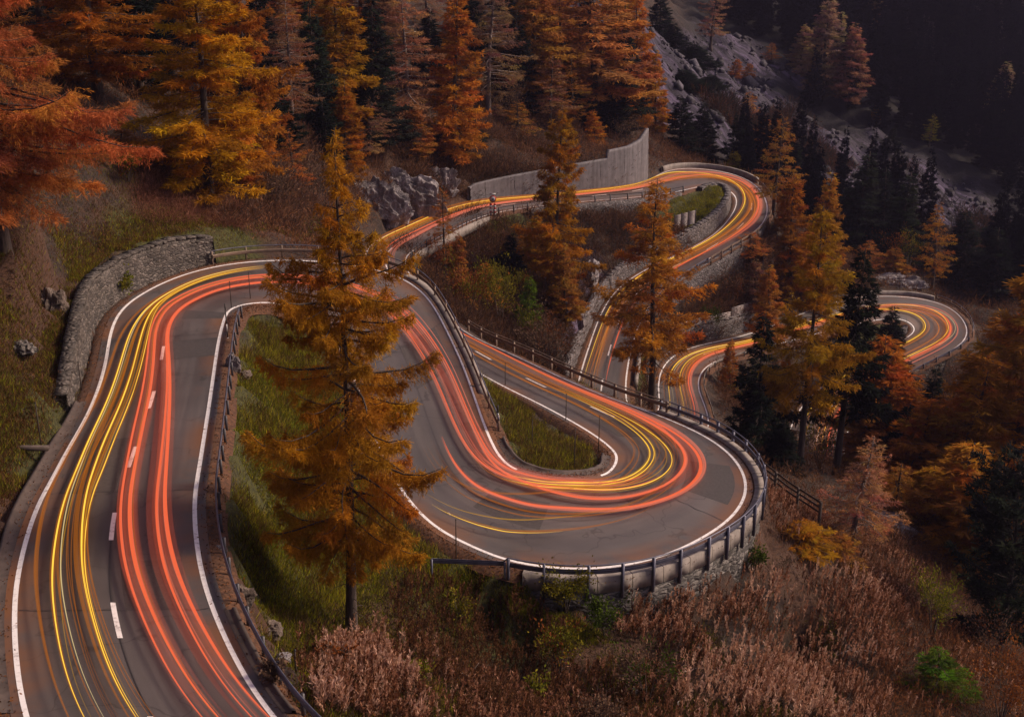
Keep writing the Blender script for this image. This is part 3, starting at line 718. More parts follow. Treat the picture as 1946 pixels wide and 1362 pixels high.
# W8 rubble wall below the last hairpin, and its low inner wall
P = edge('L', at_row(1835, 645), at_row(1722, 706), .9, .7); n8 = len(P)
tag(wall_mesh('stone_wall', P, 'L', P[:, 2] - .02, P[:, 2] - 4.2, .6, -.2, M['stone_dark'], .16, 10), 'rubble wall under the outer rail of the farthest right hairpin', 'wall')
P = edge('R', at_row(1735, 628), at_row(1690, 656), 1.0, .6)
tag(wall_mesh('stone_wall', P, 'R', P[:, 2] + .9, P[:, 2] - .5, .7, .1, M['stone_pale'], .05, 11), 'low pale stone wall on the grass inside the farthest right hairpin', 'wall')
# low wall and slab at the far outside of the upper hairpin and of the last hairpin
P = edge('L', at_row(1262, 325), at_row(1432, 346), .95, .7)
tag(wall_mesh('stone_wall', P, 'L', P[:, 2] + .75, P[:, 2] - .8, .4, .02, M['kerb'], .02, 12), 'low brown kerb wall around the outside of the far upper hairpin', 'wall')
P = edge('L', at_row(1640, 565), at_row(1772, 571), 1.0, .7)
tag(wall_mesh('stone_wall', P, 'L', P[:, 2] + .6, P[:, 2] - .8, .4, .02, M['kerb'], .03, 13), 'low wall glowing orange behind the farthest right hairpin', 'wall')
# strip of kerb on the right of the straight road down
P = edge('L', at_row(1209, 640), at_row(1188, 735), 1.0, .8)
tag(wall_mesh('kerb', P, 'L', P[:, 2] + .35, P[:, 2] - .8, .5, .02, M['kerb'], .03, 14), 'pale kerb strip between the straight road and the grass verge', 'kerb')
# ledge on the island
P = edge('L', at_row(955, 733), at_row(905, 706), .75, .5)[::-1]
tag(wall_mesh('stone_ledge', P, 'R', P[:, 2] + .22, P[:, 2] - .5, .9, .05, M['stone_pale'], .05, 15), 'flat pale stone ledge at the upper tip of the grassy island', 'ledge')

# viaduct
ra, rb = at_row(772, 486), at_row(925, 408)
P = edge('R', ra, rb, .55, 1.0); nr = norm2(P, 'R')
vd = empty('viaduct', P[len(P) // 2], 'short concrete viaduct with slim pillars carrying the upper road', 'viaduct')
mb = MB(); mb.sweep(np.array([[[*(p[:2] - n[:2] * 6.2), p[2] - .34], [*(p[:2] - n[:2] * .0), p[2] - .05], [*(p[:2] + n[:2] * .45), p[2] + .02], [*(p[:2] + n[:2] * .5), p[2] - 1.15], [*(p[:2] - n[:2] * .2), p[2] - 1.25], [*(p[:2] - n[:2] * 6.2), p[2] - 1.0]] for p, n in zip(P, nr)]))
rel(mb, 'deck', M['kerb'], vd)
for f in (.06, .36, .64, .97):
    i = int(f * (len(P) - 1)); p, n = P[i], nr[i]; T = np.array([-n[1], n[0], 0])
    for o_ in (.1, -4.6):
        c = p + n * o_; zb = float(zt(c[0], c[1])) - .8
        if zb > p[2] - 1.6: zb = p[2] - 2.2
        mb = MB(); wv = 1.6 if f in (.06, .97) else .6
        mb.sweep(np.array([[[*(c[:2] + T[:2] * a_ * wv * s_ + n[:2] * b_ * .35 * s_), z_] for a_, b_ in ((-.5, -.5), (.5, -.5), (.5, .5), (-.5, .5))] for z_, s_ in ((p[2] - 1.1, .9), (zb, 1.15))]))
        rel(mb, 'pillar', M['kerb'], vd)

# ---------------------------------------------------------------- guardrails
POST = {}
def rail(label, side, r0, r1, off, mat, beam_z=.62, hand=None, posts=2.0, post_h=None, beams=1, mat_post=None, name='guardrail', beam_h=.30, post_out=.09, down=.6, end_drop=False, hand_mat=None, dz=0.0, pts=None, ps=.11, hand_range=(0, 1)):
    P = edge(side, r0, r1, off, .5) if pts is None else resample(pts, .5)
    P = P.copy(); P[:, 2] += dz
    nr = norm2(P, side); root = empty(name, P[len(P) // 2], label, 'guardrail' if name == 'guardrail' else 'railing')
    for q in range(beams):
        prof = [(-.0, -.155), (.05, -.10), (.05, -.045), (.0, 0), (.05, .045), (.05, .10), (0, .155), (.03, .15), (.08, .09), (.03, 0), (.08, -.09), (.03, -.15)]
        mb = MB(); s = beam_h / .31
        mb.sweep(np.array([[[*(p[:2] - n[:2] * (x_ - .03)), p[2] + beam_z - q * .42 + z_ * s] for x_, z_ in prof] for p, n in zip(P, nr)]))
        rel(mb, 'beam', mat, root, False)
    if hand:
        i0, i1 = int(hand_range[0] * len(P)), int(hand_range[1] * len(P))
        Q = P[i0:i1] + nr[i0:i1] * post_out; Q = Q.copy(); Q[:, 2] += hand
        e0 = Q[0] + (Q[0] - Q[1]) * .5; e1 = Q[-1] + (Q[-1] - Q[-2]) * .5; e0[2] -= .25; e1[2] -= .25
        mb = MB(); mb.tube(np.vstack([e0, Q, e1]), .045, 6); rel(mb, 'handrail', hand_mat or mat, root, True)
    Lg = .5 * (len(P) - 1); npst = max(2, int(Lg / posts) + 1)
    ph = post_h or ((hand or beam_z + .12))
    me = None
    for k in range(npst):
        i = int(round(k * (len(P) - 1) / (npst - 1))); p, n = P[i], nr[i]; T = np.array([-n[1], n[0], 0])
        if me is None:
            mb = MB(); mb.box((0, 0, (ph - down) / 2), ps, ps * 1.2, ph + down); o = mb.build('post', mat_post or mat, root); me = o.data
        else: o = link('post', me, root)
        c = p + n * (post_out + .02); o.location = c - np.array(root.location); o.rotation_euler = (0, 0, math.atan2(n[1], n[0]) + math.pi / 2)
    return root
rail('guardrail with thin upper handrail behind the near left hairpin and the inner arm', 'L', at_row(412, 503), at_row(925, 825), .85, M['rust_rail'], .6, 1.05, 3.0, hand_mat=M['steel'])
rail('low steel guardrail along the valley side of the nearest road stretch', 'R', at_row(640, 1460), at_row(431, 600), 1.0, M['steel'], .55, None, 2.2, mat_post=M['dark_steel'], beam_h=.28)
rail('dark blue-grey guardrail with handrail on posts around the big central hairpin', 'R', at_row(975, 1067), at_row(1225, 779), 1.25, M['steel'], .55, .98, 2.1, down=1.25, ps=.15, post_out=.06)
pe = edge('R', at_row(972, 1066), at_row(990, 1070), 1.25, .5)[0]
ge = G(822, 1075); q0 = np.array([PY(820, 1066, pe[1] - .6)[0], pe[1] - .6, 0]); 
zz = PY(820, 1068, pe[1] - .8)[2]
rail('short straight guardrail end running out over the gully left of the central hairpin', 'R', 0, 1, 0, M['steel'], .55, None, 2.2, pts=np.array([[q0[0], q0[1], zz - .55], pe]), down=1.4)
rail('long brown weathered guardrail on timber posts along the straight beyond the grassy island', 'R', at_row(1240, 783), at_row(872, 618), 1.0, M['rust_rail'], .68, 1.0, 3.0, hand_mat=M['rust_rail'], mat_post=M['rust_rail'], ps=.16, down=1.0)
rail('thin black railing along the viaduct edge', 'R', at_row(770, 492), at_row(935, 405), .8, M['dark_steel'], .45, 1.0, 1.6, name='railing', beam_h=.1, ps=.07)
rail('black post rail above the pale masonry wall of the upper road', 'R', at_row(945, 402), at_row(1296, 366), .75, M['dark_steel'], .85, None, 3.2, name='railing', beam_h=.12, ps=.14, mat_post=M['dark_steel'])
rail('outer rail of the far upper hairpin on its valley side', 'L', at_row(1432, 346), at_row(1345, 492), .9, M['rust_rail'], .6, None, 2.5, beam_h=.3)
rail('steel rail along the outer valley side of the road below the green knoll', 'L', at_row(1340, 495), at_row(1215, 612), .8, M['steel'], .6, None, 2.5)
rail('pale guardrail curving along the valley side of the lower S bend', 'R', at_row(1350, 795), at_row(1470, 655), .8, M['kerb'], .5, None, 2.6, mat_post=M['dark_steel'], beam_h=.35)
rail('double rail on short posts at the upper outside of the farthest right hairpin', 'L', at_row(1774, 572), at_row(1839, 640), .9, M['rust_rail'], .5, 1.05, 2.4, hand_mat=M['steel'])
rail('post rail along the lower outside of the farthest right hairpin', 'L', at_row(1832, 648), at_row(1722, 706), .7, M['steel'], .55, None, 2.6, ps=.16, mat_post=M['dark_steel'])
# dark timber fence under the central hairpin, right
fa, fb = PY(1440, 880, 92), PY(1565, 962, 82)
fp = [PY(1435, 872, 94), PY(1500, 922, 90), PY(1562, 962, 86)]
fp = [np.array([p[0], p[1], p[2] - .8]) for p in fp]
rail('dark timber fence with three rails among trunks right of the central hairpin', 'R', 0, 1, 0, M['wood_dark'], 1.05, None, 2.4, beams=3, pts=np.array(fp), beam_h=.16, down=2.2, name='railing', ps=.16, mat_post=M['wood_dark'])

# plank snow fences on the walls
def panel_fence(label, pts, h, n, tall_last=0):
    P = resample(np.array(pts), .1); P = P[np.linspace(0, len(P) - 1, n + 1).astype(int)]
    root = empty('plank_fence', P[0], label, 'fence')
    for k in range(n + 1):
        hh = h * (1.55 if k > n - tall_last else 1)
        mb = MB(); mb.box(P[k] + np.array([0, 0, hh / 2]), .14, .14, hh + .5); rel(mb, 'post', M['wood_dark'], root)
        if k == n: break
        hh = h * (1.55 if k >= n - tall_last else 1)
        a, b = P[k], P[k + 1]; T = (b - a); ln = np.linalg.norm(T); T /= ln; nn = np.cross(T, [0, 0, 1]); nn /= np.linalg.norm(nn); mb = MB(); nb = int(hh / .22)
        for q in range(nb):
            c = (a + b) / 2 + np.array([0, 0, .12 + (q + .5) * (hh - .1) / nb])
            mb.box(c, ln - .1, .05, (hh - .1) / nb - .025, T, nn, np.cross(nn, T))
        rel(mb, 'panel', M['plank'], root)
    return root
kf = np.array([PH(1281, 437, 55.9), PH(1321, 426, 55.6)])
panel_fence('three-panel plank snow fence standing on the green knoll', [p for p in kf], 2.2, 3)
nrm5 = norm2(P5, 'L'); sel = slice(int(len(P5) * .42), int(len(P5) * .99))
q5 = (P5 + nrm5 * .6)[sel].copy(); q5[:, 2] += H5[sel] - .1
panel_fence('long plank fence on top of the curved wall above the lower S bend', q5, 1.05, 7, 2)

# ---------------------------------------------------------------- snow poles
def pole(px, pyb, pyt, label, kind='dark', Y=None, name='snow_pole'):
    p = G(px, pyb) if Y is None else PY(px, pyb, Y)
    D = p - np.array([0, 0, CZ]); hor = p[1]
    d = ray(px, pyt); ztop = CZ + d[2] * hor / d[1]; h = ztop - p[2]
    root = empty(name, p, label, 'snow pole' if name == 'snow_pole' else 'marker post')
    r = .035 if kind != 'marker' else .07
    if kind == 'dark':
        mb = MB(); mb.tube([(0, 0, -.4), (0.01, 0, h * .5), (.02, .0, h)], [r, r * .95, r * .8], 7); mb.build('shaft', M['wood_pole'], root, True)
        mb = MB(); mb.tube([(.021, 0, h - .02), (.022, 0, h + .03)], [r * 1.15, r * 1.0], 7); mb.build('cap', M['black'], root, True)
    elif kind == 'banded':
        n = 6
        for q in range(n):
            mb = MB(); mb.tube([(0, 0, -.3 if q == 0 else h * q / n), (0, 0, h * (q + 1) / n)], r * 1.1, 7); mb.build('band', M['white'] if q % 2 == 0 and q < 4 else M['black'], root, True)
    else:
        mb = MB(); mb.tube([(0, 0, -.3), (0, 0, h * .72)], [.08, .07], 8); mb.build('body', M['white'], root, True)
        mb = MB(); mb.tube([(0, 0, h * .72), (0, 0, h * .95), (0, 0, h)], [.072, .068, .03], 8); mb.build('head', M['black'], root, True)
    root['group'] = 'snow poles along the road'
    return root
for a in [(80, 856, 765, 'lone snow pole on the left bank above the drain slab', 'dark'), (156, 748, 688, 'snow pole leaning at the low end of the curved stone wall', 'dark'),
          (441, 598, 535, 'tall snow pole just inside the near hairpin, leftmost thin one on its curve', 'dark'), (434, 655, 577, 'black and white banded snow pole beside the inner edge line of the near hairpin', 'banded'),
          (477, 583, 518, 'snow pole at the middle of the near hairpin grass tip', 'dark'), (533, 583, 521, 'snow pole at the right of the near hairpin grass tip, beside the big larch', 'dark'),
          (569, 592, 545, 'short looking snow pole half behind the big larch foliage', 'dark'),
          (867, 1064, 987, 'snow pole below the central hairpin at the drain left of the guardrail', 'dark'),
          (960, 742, 690, 'snow pole at the upper tip of the grassy island', 'dark'), (1075, 810, 748, 'snow pole on the far edge of the grassy island', 'dark'),
          (1137, 866, 790, 'snow pole at the right end of the grassy island', 'dark'), (1011, 848, 798, 'short snow pole standing in the middle of the island grass', 'dark'),
          (1091, 893, 812, 'snow pole on the near edge of the grassy island', 'dark'), (946, 823, 770, 'white marker post with black head at the lower end of the inner guardrail', 'marker'),
          (563, 1285, 1235, 'short dark stake in the grass below the nearest guardrail', 'dark'), (902, 372, 340, 'thin pole where the long concrete wall begins', 'dark')]:
    pole(*a)
# striped barrier board with round sign beside the viaduct
b_ = at_row(938, 404); sp_ = edge('R', b_ - .02, b_ + .3, .75, .5)[0]
sg = empty('road_sign', sp_, 'round red-rimmed sign over red and white striped boards beside the viaduct', 'road sign')
for x_ in (-.28, .28):
    mb = MB()
    for q in range(6):
        pass
    mb.box((x_, 0, 1.1), .05, .05, 2.6); mb.build('post', M['dark_steel'], sg)
    for q in range(6):
        mb = MB(); mb.box((x_, -.05, .15 + q * .28), .34, .03, .275); mb.build('stripe', M['red'] if q % 2 else M['white'], sg)
mb = MB(); th = np.linspace(0, 2 * math.pi, 25)[:-1]
mb.tube([(0, -.04, 2.35), (0, -.08, 2.35)], .48, 20); mb.build('rim', M['red'], sg)
mb = MB(); mb.tube([(0, -.082, 2.35), (0, -.1, 2.35)], .34, 20); mb.build('disc', M['white'], sg)
mb = MB(); mb.box((-.07, -.106, 2.33), .1, .012, .3); mb.box((.1, -.106, 2.33), .1, .012, .24); mb.build('symbol', M['black'], sg)
mb = MB(); mb.box((0, -.05, 3.05), .8, .03, .2); mb.build('plate', M['white'], sg)

# drain slabs by the left bank
c = G(45, 862)
ds = empty('drain_slab', c, 'concrete drain slabs joined at an angle on the left bank', 'drain')
for a_, ln, off in ((.0, 2.6, (0, 0)), (-.5, 1.8, (-1.3, .9))):
    mb = MB(); mb.box((off[0], off[1], .12), ln, .25, .22, (math.cos(a_), math.sin(a_), 0), (-math.sin(a_), math.cos(a_), 0)); mb.build('slab', M['gutter'], ds)
# gutter apron below the central hairpin, left
gp = np.array([PY(835, 1030, 67.5), PY(880, 1062, 65.0), PY(940, 1092, 63.2), PY(1005, 1118, 62.2)])
gp[:, 2] = [PH(812, 1002, 37.8)[2] - .2, 61.2, 60.2, 59.2]
mb = MB(); Pg = resample(gp, .5); ng = norm2(Pg, 'R')
mb.sweep(np.array([[[*(p[:2] - n[:2] * .7), p[2] + .25], [*(p[:2] - n[:2] * .55), p[2] + .25], [*(p[:2] - n[:2] * .45), p[2]], [*(p[:2] + n[:2] * .45), p[2]], [*(p[:2] + n[:2] * .55), p[2] + .22], [*(p[:2] + n[:2] * .75), p[2] + .22], [*(p[:2] + n[:2] * .8), p[2] - .8], [*(p[:2] - n[:2] * .75), p[2] - .8]] for p, n in zip(Pg, ng)]))
tag(mb.build('gutter', M['kerb']), 'concrete drainage gutter slanting down beside the central hairpin', 'gutter')

# ---------------------------------------------------------------- rocks
def rock(px, py, size, label, mat='rock', seed=0, sq=(1, 1, .8), Y=None, name='boulder', cat='rock', sink=.3, sub=4, amp=.32, freq=1.3):
    p = G(px, py) if Y is None else PY(px, py, Y)
    rr_ = random.Random(seed * 13 + 5); planes = [(Vector((rr_.gauss(0, 1), rr_.gauss(0, 1), rr_.gauss(0, .8))).normalized(), rr_.uniform(.55, .95)) for _ in range(9 if sub < 6 else 26)]
    bm = bmesh.new(); bmesh.ops.create_icosphere(bm, subdivisions=sub, radius=1)
    for v in bm.verts:
        for pn, pd in planes:
            q_ = v.co.dot(pn) - pd
            if q_ > 0: v.co -= pn * (q_ * .9)
        c = v.co + Vector((seed * 7.1, seed * 3.3, 0)); c2 = Vector((c.x, c.y, c.z * .45))
        n = mnoise.fractal(c * freq, 1.0, 2.0, 4) * amp * .6 - abs(mnoise.noise(c2 * freq * 2.6)) * amp * .9 + (mnoise.cell(c2 * freq * 2.2) - .5) * amp * .45
        v.co *= 1 + n
        v.co.x *= sq[0] * size; v.co.y *= sq[1] * size; v.co.z *= sq[2] * size
    bm.normal_update()
    me = bpy.data.meshes.new(name); bm.to_mesh(me); bm.free(); me.materials.append(M[mat])
    o = link(name, me); o.location = p + np.array([0, 0, size * sq[2] * (1 - sink) * .5]); return tag(o, label, cat)
rock(105, 590, 1.35, 'large pale boulder in the rusty bank above the curved stone wall', 'rock_warm', 1, (.7, .8, 1.1), sink=.4)
rock(45, 680, .9, 'dark squat boulder on the left bank, lower than the pale one', 'stone_dark', 2, (1, .9, .8))
rock(445, 705, .8, 'pale squarish boulder touching the nearest guardrail', 'rock', 3, (.8, .7, 1))
rock(468, 718, .45, 'small rock right of the squarish boulder by the guardrail', 'rock_warm', 4)
rock(508, 690, .4, 'small flat pale stone high on the grass inside the near hairpin', 'rock', 5, (1.2, .8, .5))
rock(460, 1165, .75, 'angular light rock just below the nearest guardrail', 'rock_warm', 6, (.8, .9, 1.1))
rock(518, 1220, .6, 'brown rock on the grass below the nearest road', 'rock_warm', 7)
rock(540, 1262, .35, 'little stone lying under the brown rock on the grass slope', 'rock', 8)
rock(420, 1056, .35, 'little white stone beside a guardrail post of the nearest road', 'rock', 9)
rock(900, 745, .5, 'small grey stone by the kerb end', 'stone_dark', 10)
for q, (px, py, Y, s, lab) in enumerate([(775, 385, 167, 5.0, 'high grey rock face beside the first bend of the upper road'), (715, 405, 160, 5.0, 'grey rock face left of the upper road, half behind the big larch top'), (828, 360, 179, 3.6, 'smaller grey cliff between the rock face and the concrete wall'),
        (880, 330, 194, 3.4, 'broken pale rock above the start of the concrete wall'), (925, 312, 198, 2.8, 'jagged pale outcrop above the concrete wall, under brown brush')]):
    rock(px, py, s, lab, 'rock', 20 + q, (1.25, .42, 1.0), Y=Y, name='rock_face', cat='cliff', sink=1.0, sub=6, amp=.28, freq=1.7)
rock(1246, 318, 2.2, 'pale boulder behind the pointed end of the concrete wall', 'rock', 31, (.6, .6, 1.4), Y=219, sink=.8)
rock(1250, 342, 1.2, 'white broken rock where the concrete wall ends', 'rock', 32, (.6, .5, 1.2), Y=213, sink=.8)
rock(1125, 520, 2.6, 'pale rock rib beside the road under the orange larch', 'rock', 33, (.6, 1.8, .9), sink=1.0)
rock(1100, 610, 2.0, 'narrow rock edge left of the straight road', 'rock', 34, (.5, 2.0, .8), sink=.9)
rock(1660, 545, 5.0, 'smooth pale rock slab above the farthest right hairpin', 'rock', 35, (2.0, .5, .6), Y=214, sink=1.1, sub=5, amp=.3)
rock(1690, 1010, 2.2, 'grey rock among bare twigs on the right slope', 'rock', 36, (1.3, 1, .7), sink=.8)

# bleached fallen branches and logs in the foreground brush
def branch(px, py, ln, az, label, thick=.035, seed=0, name='fallen_branch', mat='bark_pale', side=6):
    p = G(px, py); rb_ = np.random.default_rng(300 + seed); mb = MB(); T = np.array([math.cos(az), math.sin(az), 0])
    n = 8; base = np.array([p + T * ln * (i / n - .5) for i in range(n + 1)]); base[:, :2] += rb_.normal(0, ln * .02, (n + 1, 2))
    base[:, 2] = zt(base[:, 0], base[:, 1]) + .35 + .25 * np.sin(np.linspace(0, 3.1, n + 1)); mb.tube(base, np.linspace(thick, thick * .3, n + 1), 6)
    for q in range(side):
        i = rb_.integers(2, n); d = T * rb_.uniform(.2, .8) + rb_.normal(0, .5, 3); d[2] = abs(d[2]) * .6; mb.tube([base[i], base[i] + d * ln * .15, base[i] + d * ln * .28 + [0, 0, .05]], [thick * .45, thick * .3, .006], 4)
    tag(mb.build(name, M[mat], smooth=True), label, 'branch')
M['bleached'] = mat_bark('bleached_wood', (.34, .29, .27))
branch(1330, 1285, 3.2, .4, 'bleached fallen branch lying in the brush near the bottom centre', .03, 1, mat='bleached')
branch(1390, 1170, 2.2, .7, 'pale twig slanting out of the brush below the parapet', .022, 2, mat='bleached')
branch(1640, 1255, 3.5, .15, 'grey bleached branches spread left of the small green pine', .03, 3, mat='bleached', side=11)
branch(1700, 1020, 3.0, -.4, 'grey dead branches by the rock on the right slope', .035, 4, mat='bleached', side=10)
branch(1290, 1352, 1.6, 1.2, 'short pale stick at the bottom edge', .03, 5, mat='bleached', side=2)
branch(880, 1300, 2.4, -.5, 'thin dry branch in the rusty brush at bottom centre left', .022, 6, mat='bleached')
rock(1330, 1240, .45, 'brownish stone showing in the brush under the parapet wall', 'rock_warm', 51)
rock(1200, 1320, .35, 'small grey stone low in the bottom brush', 'rock', 52)
rock(1560, 1290, .5, 'grey stone half sunk in the lower right brush', 'rock', 53)
rock(760, 1215, .3, 'small stone on the ground right of the big larch foot', 'rock_warm', 54)
# ------------------------------------------------------------------ light left by passing lamps: glowing streaks at lamp height over the lanes
def kf(*ks):
    """keyframes (pixel x, pixel y, u) -> u over the dense road"""
    r = np.array([at_row(a, b) * K for a, b, _ in ks]); u = np.array([c for *_, c in ks])
    o = np.argsort(r); return r[o], u[o]
STREAK = {}
WS = dict(r=.72, rs=.75, y=.55, o=.6, ob=.5, p=.7, ys=.6, w=.8)
def streak(mat, width, keys, z=.62, k0=None, k1=None, hgt=None):
    r, u = keys; k0 = int(r[0]) if k0 is None else k0; k1 = int(r[-1]) if k1 is None else k1
    ks = np.arange(k0, k1 + 1); uu = np.interp(ks, r, u); uu = gsmooth(uu[:, None], 8)[:, 0] if len(uu) > 60 else uu
    P = LD[ks] + (RD[ks] - LD[ks]) * uu[:, None]; P = P.copy(); P[:, 2] += z
    # taper in and out
    n = len(ks); tp = np.minimum(1, np.minimum(np.arange(n) + 1, n - np.arange(n)) / 34.0)
    w = width * WS.get(mat, 1) * tp / 2; hh = (hgt or min(width, .09)) / 2 * tp
    A = ACR[ks]; up = np.array([0, 0, 1.])
    ring = np.stack([P + A * (w * c)[:, None] + up * (hh * s_)[:, None] for c, s_ in [(math.cos(t), math.sin(t)) for t in np.arange(8) * math.pi / 4]], 1)
    STREAK.setdefault(mat, MB()).sweep(ring)
GL = dict(y=mat_glow('lamp_yellow', (1.0, .60, .07), .66, .88), ys=mat_glow('lamp_yellow_soft', (1.0, .48, .03), .30, .35), o=mat_glow('lamp_orange', (.62, .17, .012), .36, .28), ob=mat_glow('lamp_bright_orange', (1.0, .27, .03), .38, .38),
          r=mat_glow('lamp_red', (1.0, .155, .06), .50, .66), rs=mat_glow('lamp_red_soft', (.95, .15, .07), .36, .075), og=mat_glow('lamp_glow', (1.0, .30, .07), .30, .055), p=mat_glow('lamp_pink', (1.0, .24, .14), .44, .26), w=mat_glow('lamp_white', (1.0, .75, .35), .38, .6))
zk = .55
rg = np.random.default_rng(77)
rj = np.random.default_rng(12)
def trail(mat, w, *ks, z=.40):
    """one lamp: its core, the softer band around it and a thin neighbour"""
    streak(mat, w, kf(*ks), z)
    if mat == 'y': streak('o', w * 3.0, kf(*ks), z - .03)
    if mat == 'r': streak('rs', w * 3.2, kf(*ks), z - .03)
    for _ in range(1 if mat in ('o', 'r', 'y', 'p', 'ob') else 0):
        d = rj.normal(0, .022); e = rj.normal(0, .012)
        kk = [(a, b, min(.97, max(.03, c + d + e * math.sin(q * 1.7)))) for q, (a, b, c) in enumerate(ks)]
        streak({'y': 'ys', 'r': 'p', 'ob': 'o'}.get(mat, mat), rj.uniform(.035, .08), kf(*kk), z + rj.uniform(-.10, .12))
B0, B1, B2, B3, B4, B5 = (40, 1480), (40, 1355), (26, 1150), (54, 1003), (101, 905), (176, 778)
H0, H1, H2, H3 = (206, 655), (236, 582), (350, 520), (507, 494)
E0, E1, E2, E3 = (721, 514), (859, 649), (934, 843), (1060, 910)
# nearest straight, oncoming lamps (yellow / orange), u left lane
for m_, w_, us in [('o', .30, (.17, .16, .125, .07, .05, .04)), ('y', .13, (.235, .215, .20, .185, .175, .13)), ('o', .14, (.30, .285, .235, .20, .16, .20)), ('w', .06, (.31, .30, .25, .215, .19, .15)),
                   ('o', .32, (.41, .40, .345, .29, .235, .19)), ('y', .14, (.44, .425, .375, .325, .28, .26)), ('o', .12, (.50, .485, .40, .335, .30, .31)), ('y', .07, (.452, .435, .385, .34, .36, .33)), ('o', .08, (.345, .33, .29, .24, .215, .25)), ('o', .07, (.515, .50, .42, .35, .33, .36))]:
    u0 = us
    trail(m_, w_, (*B0, us[0]), (*B1, us[1]), (*B2, us[2]), (*B3, us[3]), (*B4, us[4]), (*B5, us[5]), (*H0, us[5] + .03), (*H1, .30 + .25 * (us[5] - .1)), (*H2, .26 + .3 * us[5]), (*H3, .20 + .3 * us[5]))
# tail lamps, right lane
for m_, w_, us in [('r', .16, (.70, .69, .615, .545, .52, .42)), ('rs', .75, (.73, .72, .63, .56, .53, .46)), ('r', .24, (.765, .755, .67, .60, .575, .50)), ('rs', .30, (.80, .79, .70, .64, .60, .55)), ('rs', .55, (.86, .85, .78, .73, .72, .60)),
                   ('r', .17, (.895, .885, .815, .765, .755, .66)), ('r', .24, (.965, .955, .88, .82, .80, .685)), ('rs', .7, (.92, .91, .845, .79, .77, .64)), ('rs', .2, (.775, .77, .69, .62, .585, .52)), ('ob', .07, (.76, .75, .665, .595, .57, .47))]:
    a = us[5]
    trail(m_, w_, (*B0, us[0]), (*B1, us[1]), (*B2, us[2]), (*B3, us[3]), (*B4, us[4]), (*B5, us[5]), (*H0, .34 + .45 * (a - .42)), (*H1, .42 + .8 * (a - .42)), (*H2, .48 + .7 * (a - .42)), (*H3, .46 + .75 * (a - .42)), (*E0, .42 + .5 * (a - .42)), (*E1, .20 + .45 * (a - .42)))
# central S: inner arm
for m_, w_, us in [('r', .13, (.40, .17, .10, .07)), ('p', .26, (.42, .19, .12, .08)), ('r', .11, (.55, .33, .27, .16)), ('p', .3, (.57, .35, .28, .17)), ('rs', .9, (.47, .25, .18, .10)), ('p', .10, (.36, .13, .07, .05)), ('rs', .8, (.5, .3, .05, .03)), ('p', .07, (.5, .28, .2, .13))]:
    trail(m_, w_, (*E0, us[0]), (*E1, us[1]), (*E2, us[2]), (984, 895, us[3] + .02), (*E3, us[3]), (1105, 909, us[3] + .03), (1169, 883, us[3] + .22))
# central hairpin: two tail lamps swinging wide
for m_, w_, us in [('r', .34, (.45, .46, .42, .39, .66, .70, .74)), ('p', .34, (.46, .47, .43, .40, .68, .75, .78)), ('r', .30, (.14, .13, .22, .28, .52, .62, .74)), ('p', .3, (.15, .14, .2, .25, .53, .63, .74)), ('rs', 1.0, (.2, .2, .2, .2, .58, .66, .74)),
                   ('o', .08, (.55, .54, .50, .48, .42, .55, .74)), ('o', .12, (.30, .26, .2, .16, .34, .5, .72)), ('o', .06, (.66, .64, .55, .5, .5, .6, .72)), ('o', .09, (.62, .60, .20, .18, .16, .24, .34))]:
    trail(m_, w_, (917, 801, us[0]), (954, 870, us[1]), (1009, 1070, us[2]), (1060, 1080, us[3]), (1173, 872, us[4]), (1136, 828, us[5]), (1021, 697, us[6]))
# oncoming lamps brightest on the right of the bend
for m_, w_, us in [('y', .09, (.10, .245, .33, .44)), ('y', .07, (.13, .275, .37, .50)), ('ys', .07, (.14, .39, .45, .53)), ('y', .08, (.17, .44, .47, .535)), ('ys', .12, (.15, .25, .33, .44)), ('o', .14, (.08, .12, .2, .285)), ('ys', .05, (.18, .30, .36, .5))]:
    trail(m_, w_, (984, 895, us[0] + .06), (1060, 910, us[0]), (1105, 909, us[0] + .02), (1173, 872, us[1]), (1136, 828, us[2]), (1060, 785, us[3]), (961, 737, us[3]))
trail('y', .10, (803, 981, .90), (840, 1010, .86), (886, 1034, .83), (937, 1056, .79), (988, 1069, .74), (1060, 1080, .68))
trail('o', .14, (803, 981, .88), (886, 1034, .82), (988, 1069, .73), (1060, 1080, .66), (1220, 1069, .60), (1343, 1017, .56))
trail('ys', .10, (772, 945, .9), (803, 981, .82), (886, 1034, .72), (988, 1069, .58), (1060, 1080, .50), (1220, 1069, .46))
for u_, m_, w_ in ((.535, 'o', .34), (.575, 'o', .12), (.44, 'o', .26), (.47, 'o', .10), (.285, 'o', .10), (.32, 'o', .05), (.74, 'r', .24), (.745, 'rs', .7), (.70, 'o', .06), (.64, 'rs', .3)):
    trail(m_, w_, (1163, 851, u_ * .72), (1136, 828, u_ * .86), (1089, 801, u_), (961, 737, u_), (860, 680, u_), (735, 575, u_), (700, 540, u_), (692, 490, u_ * .9))
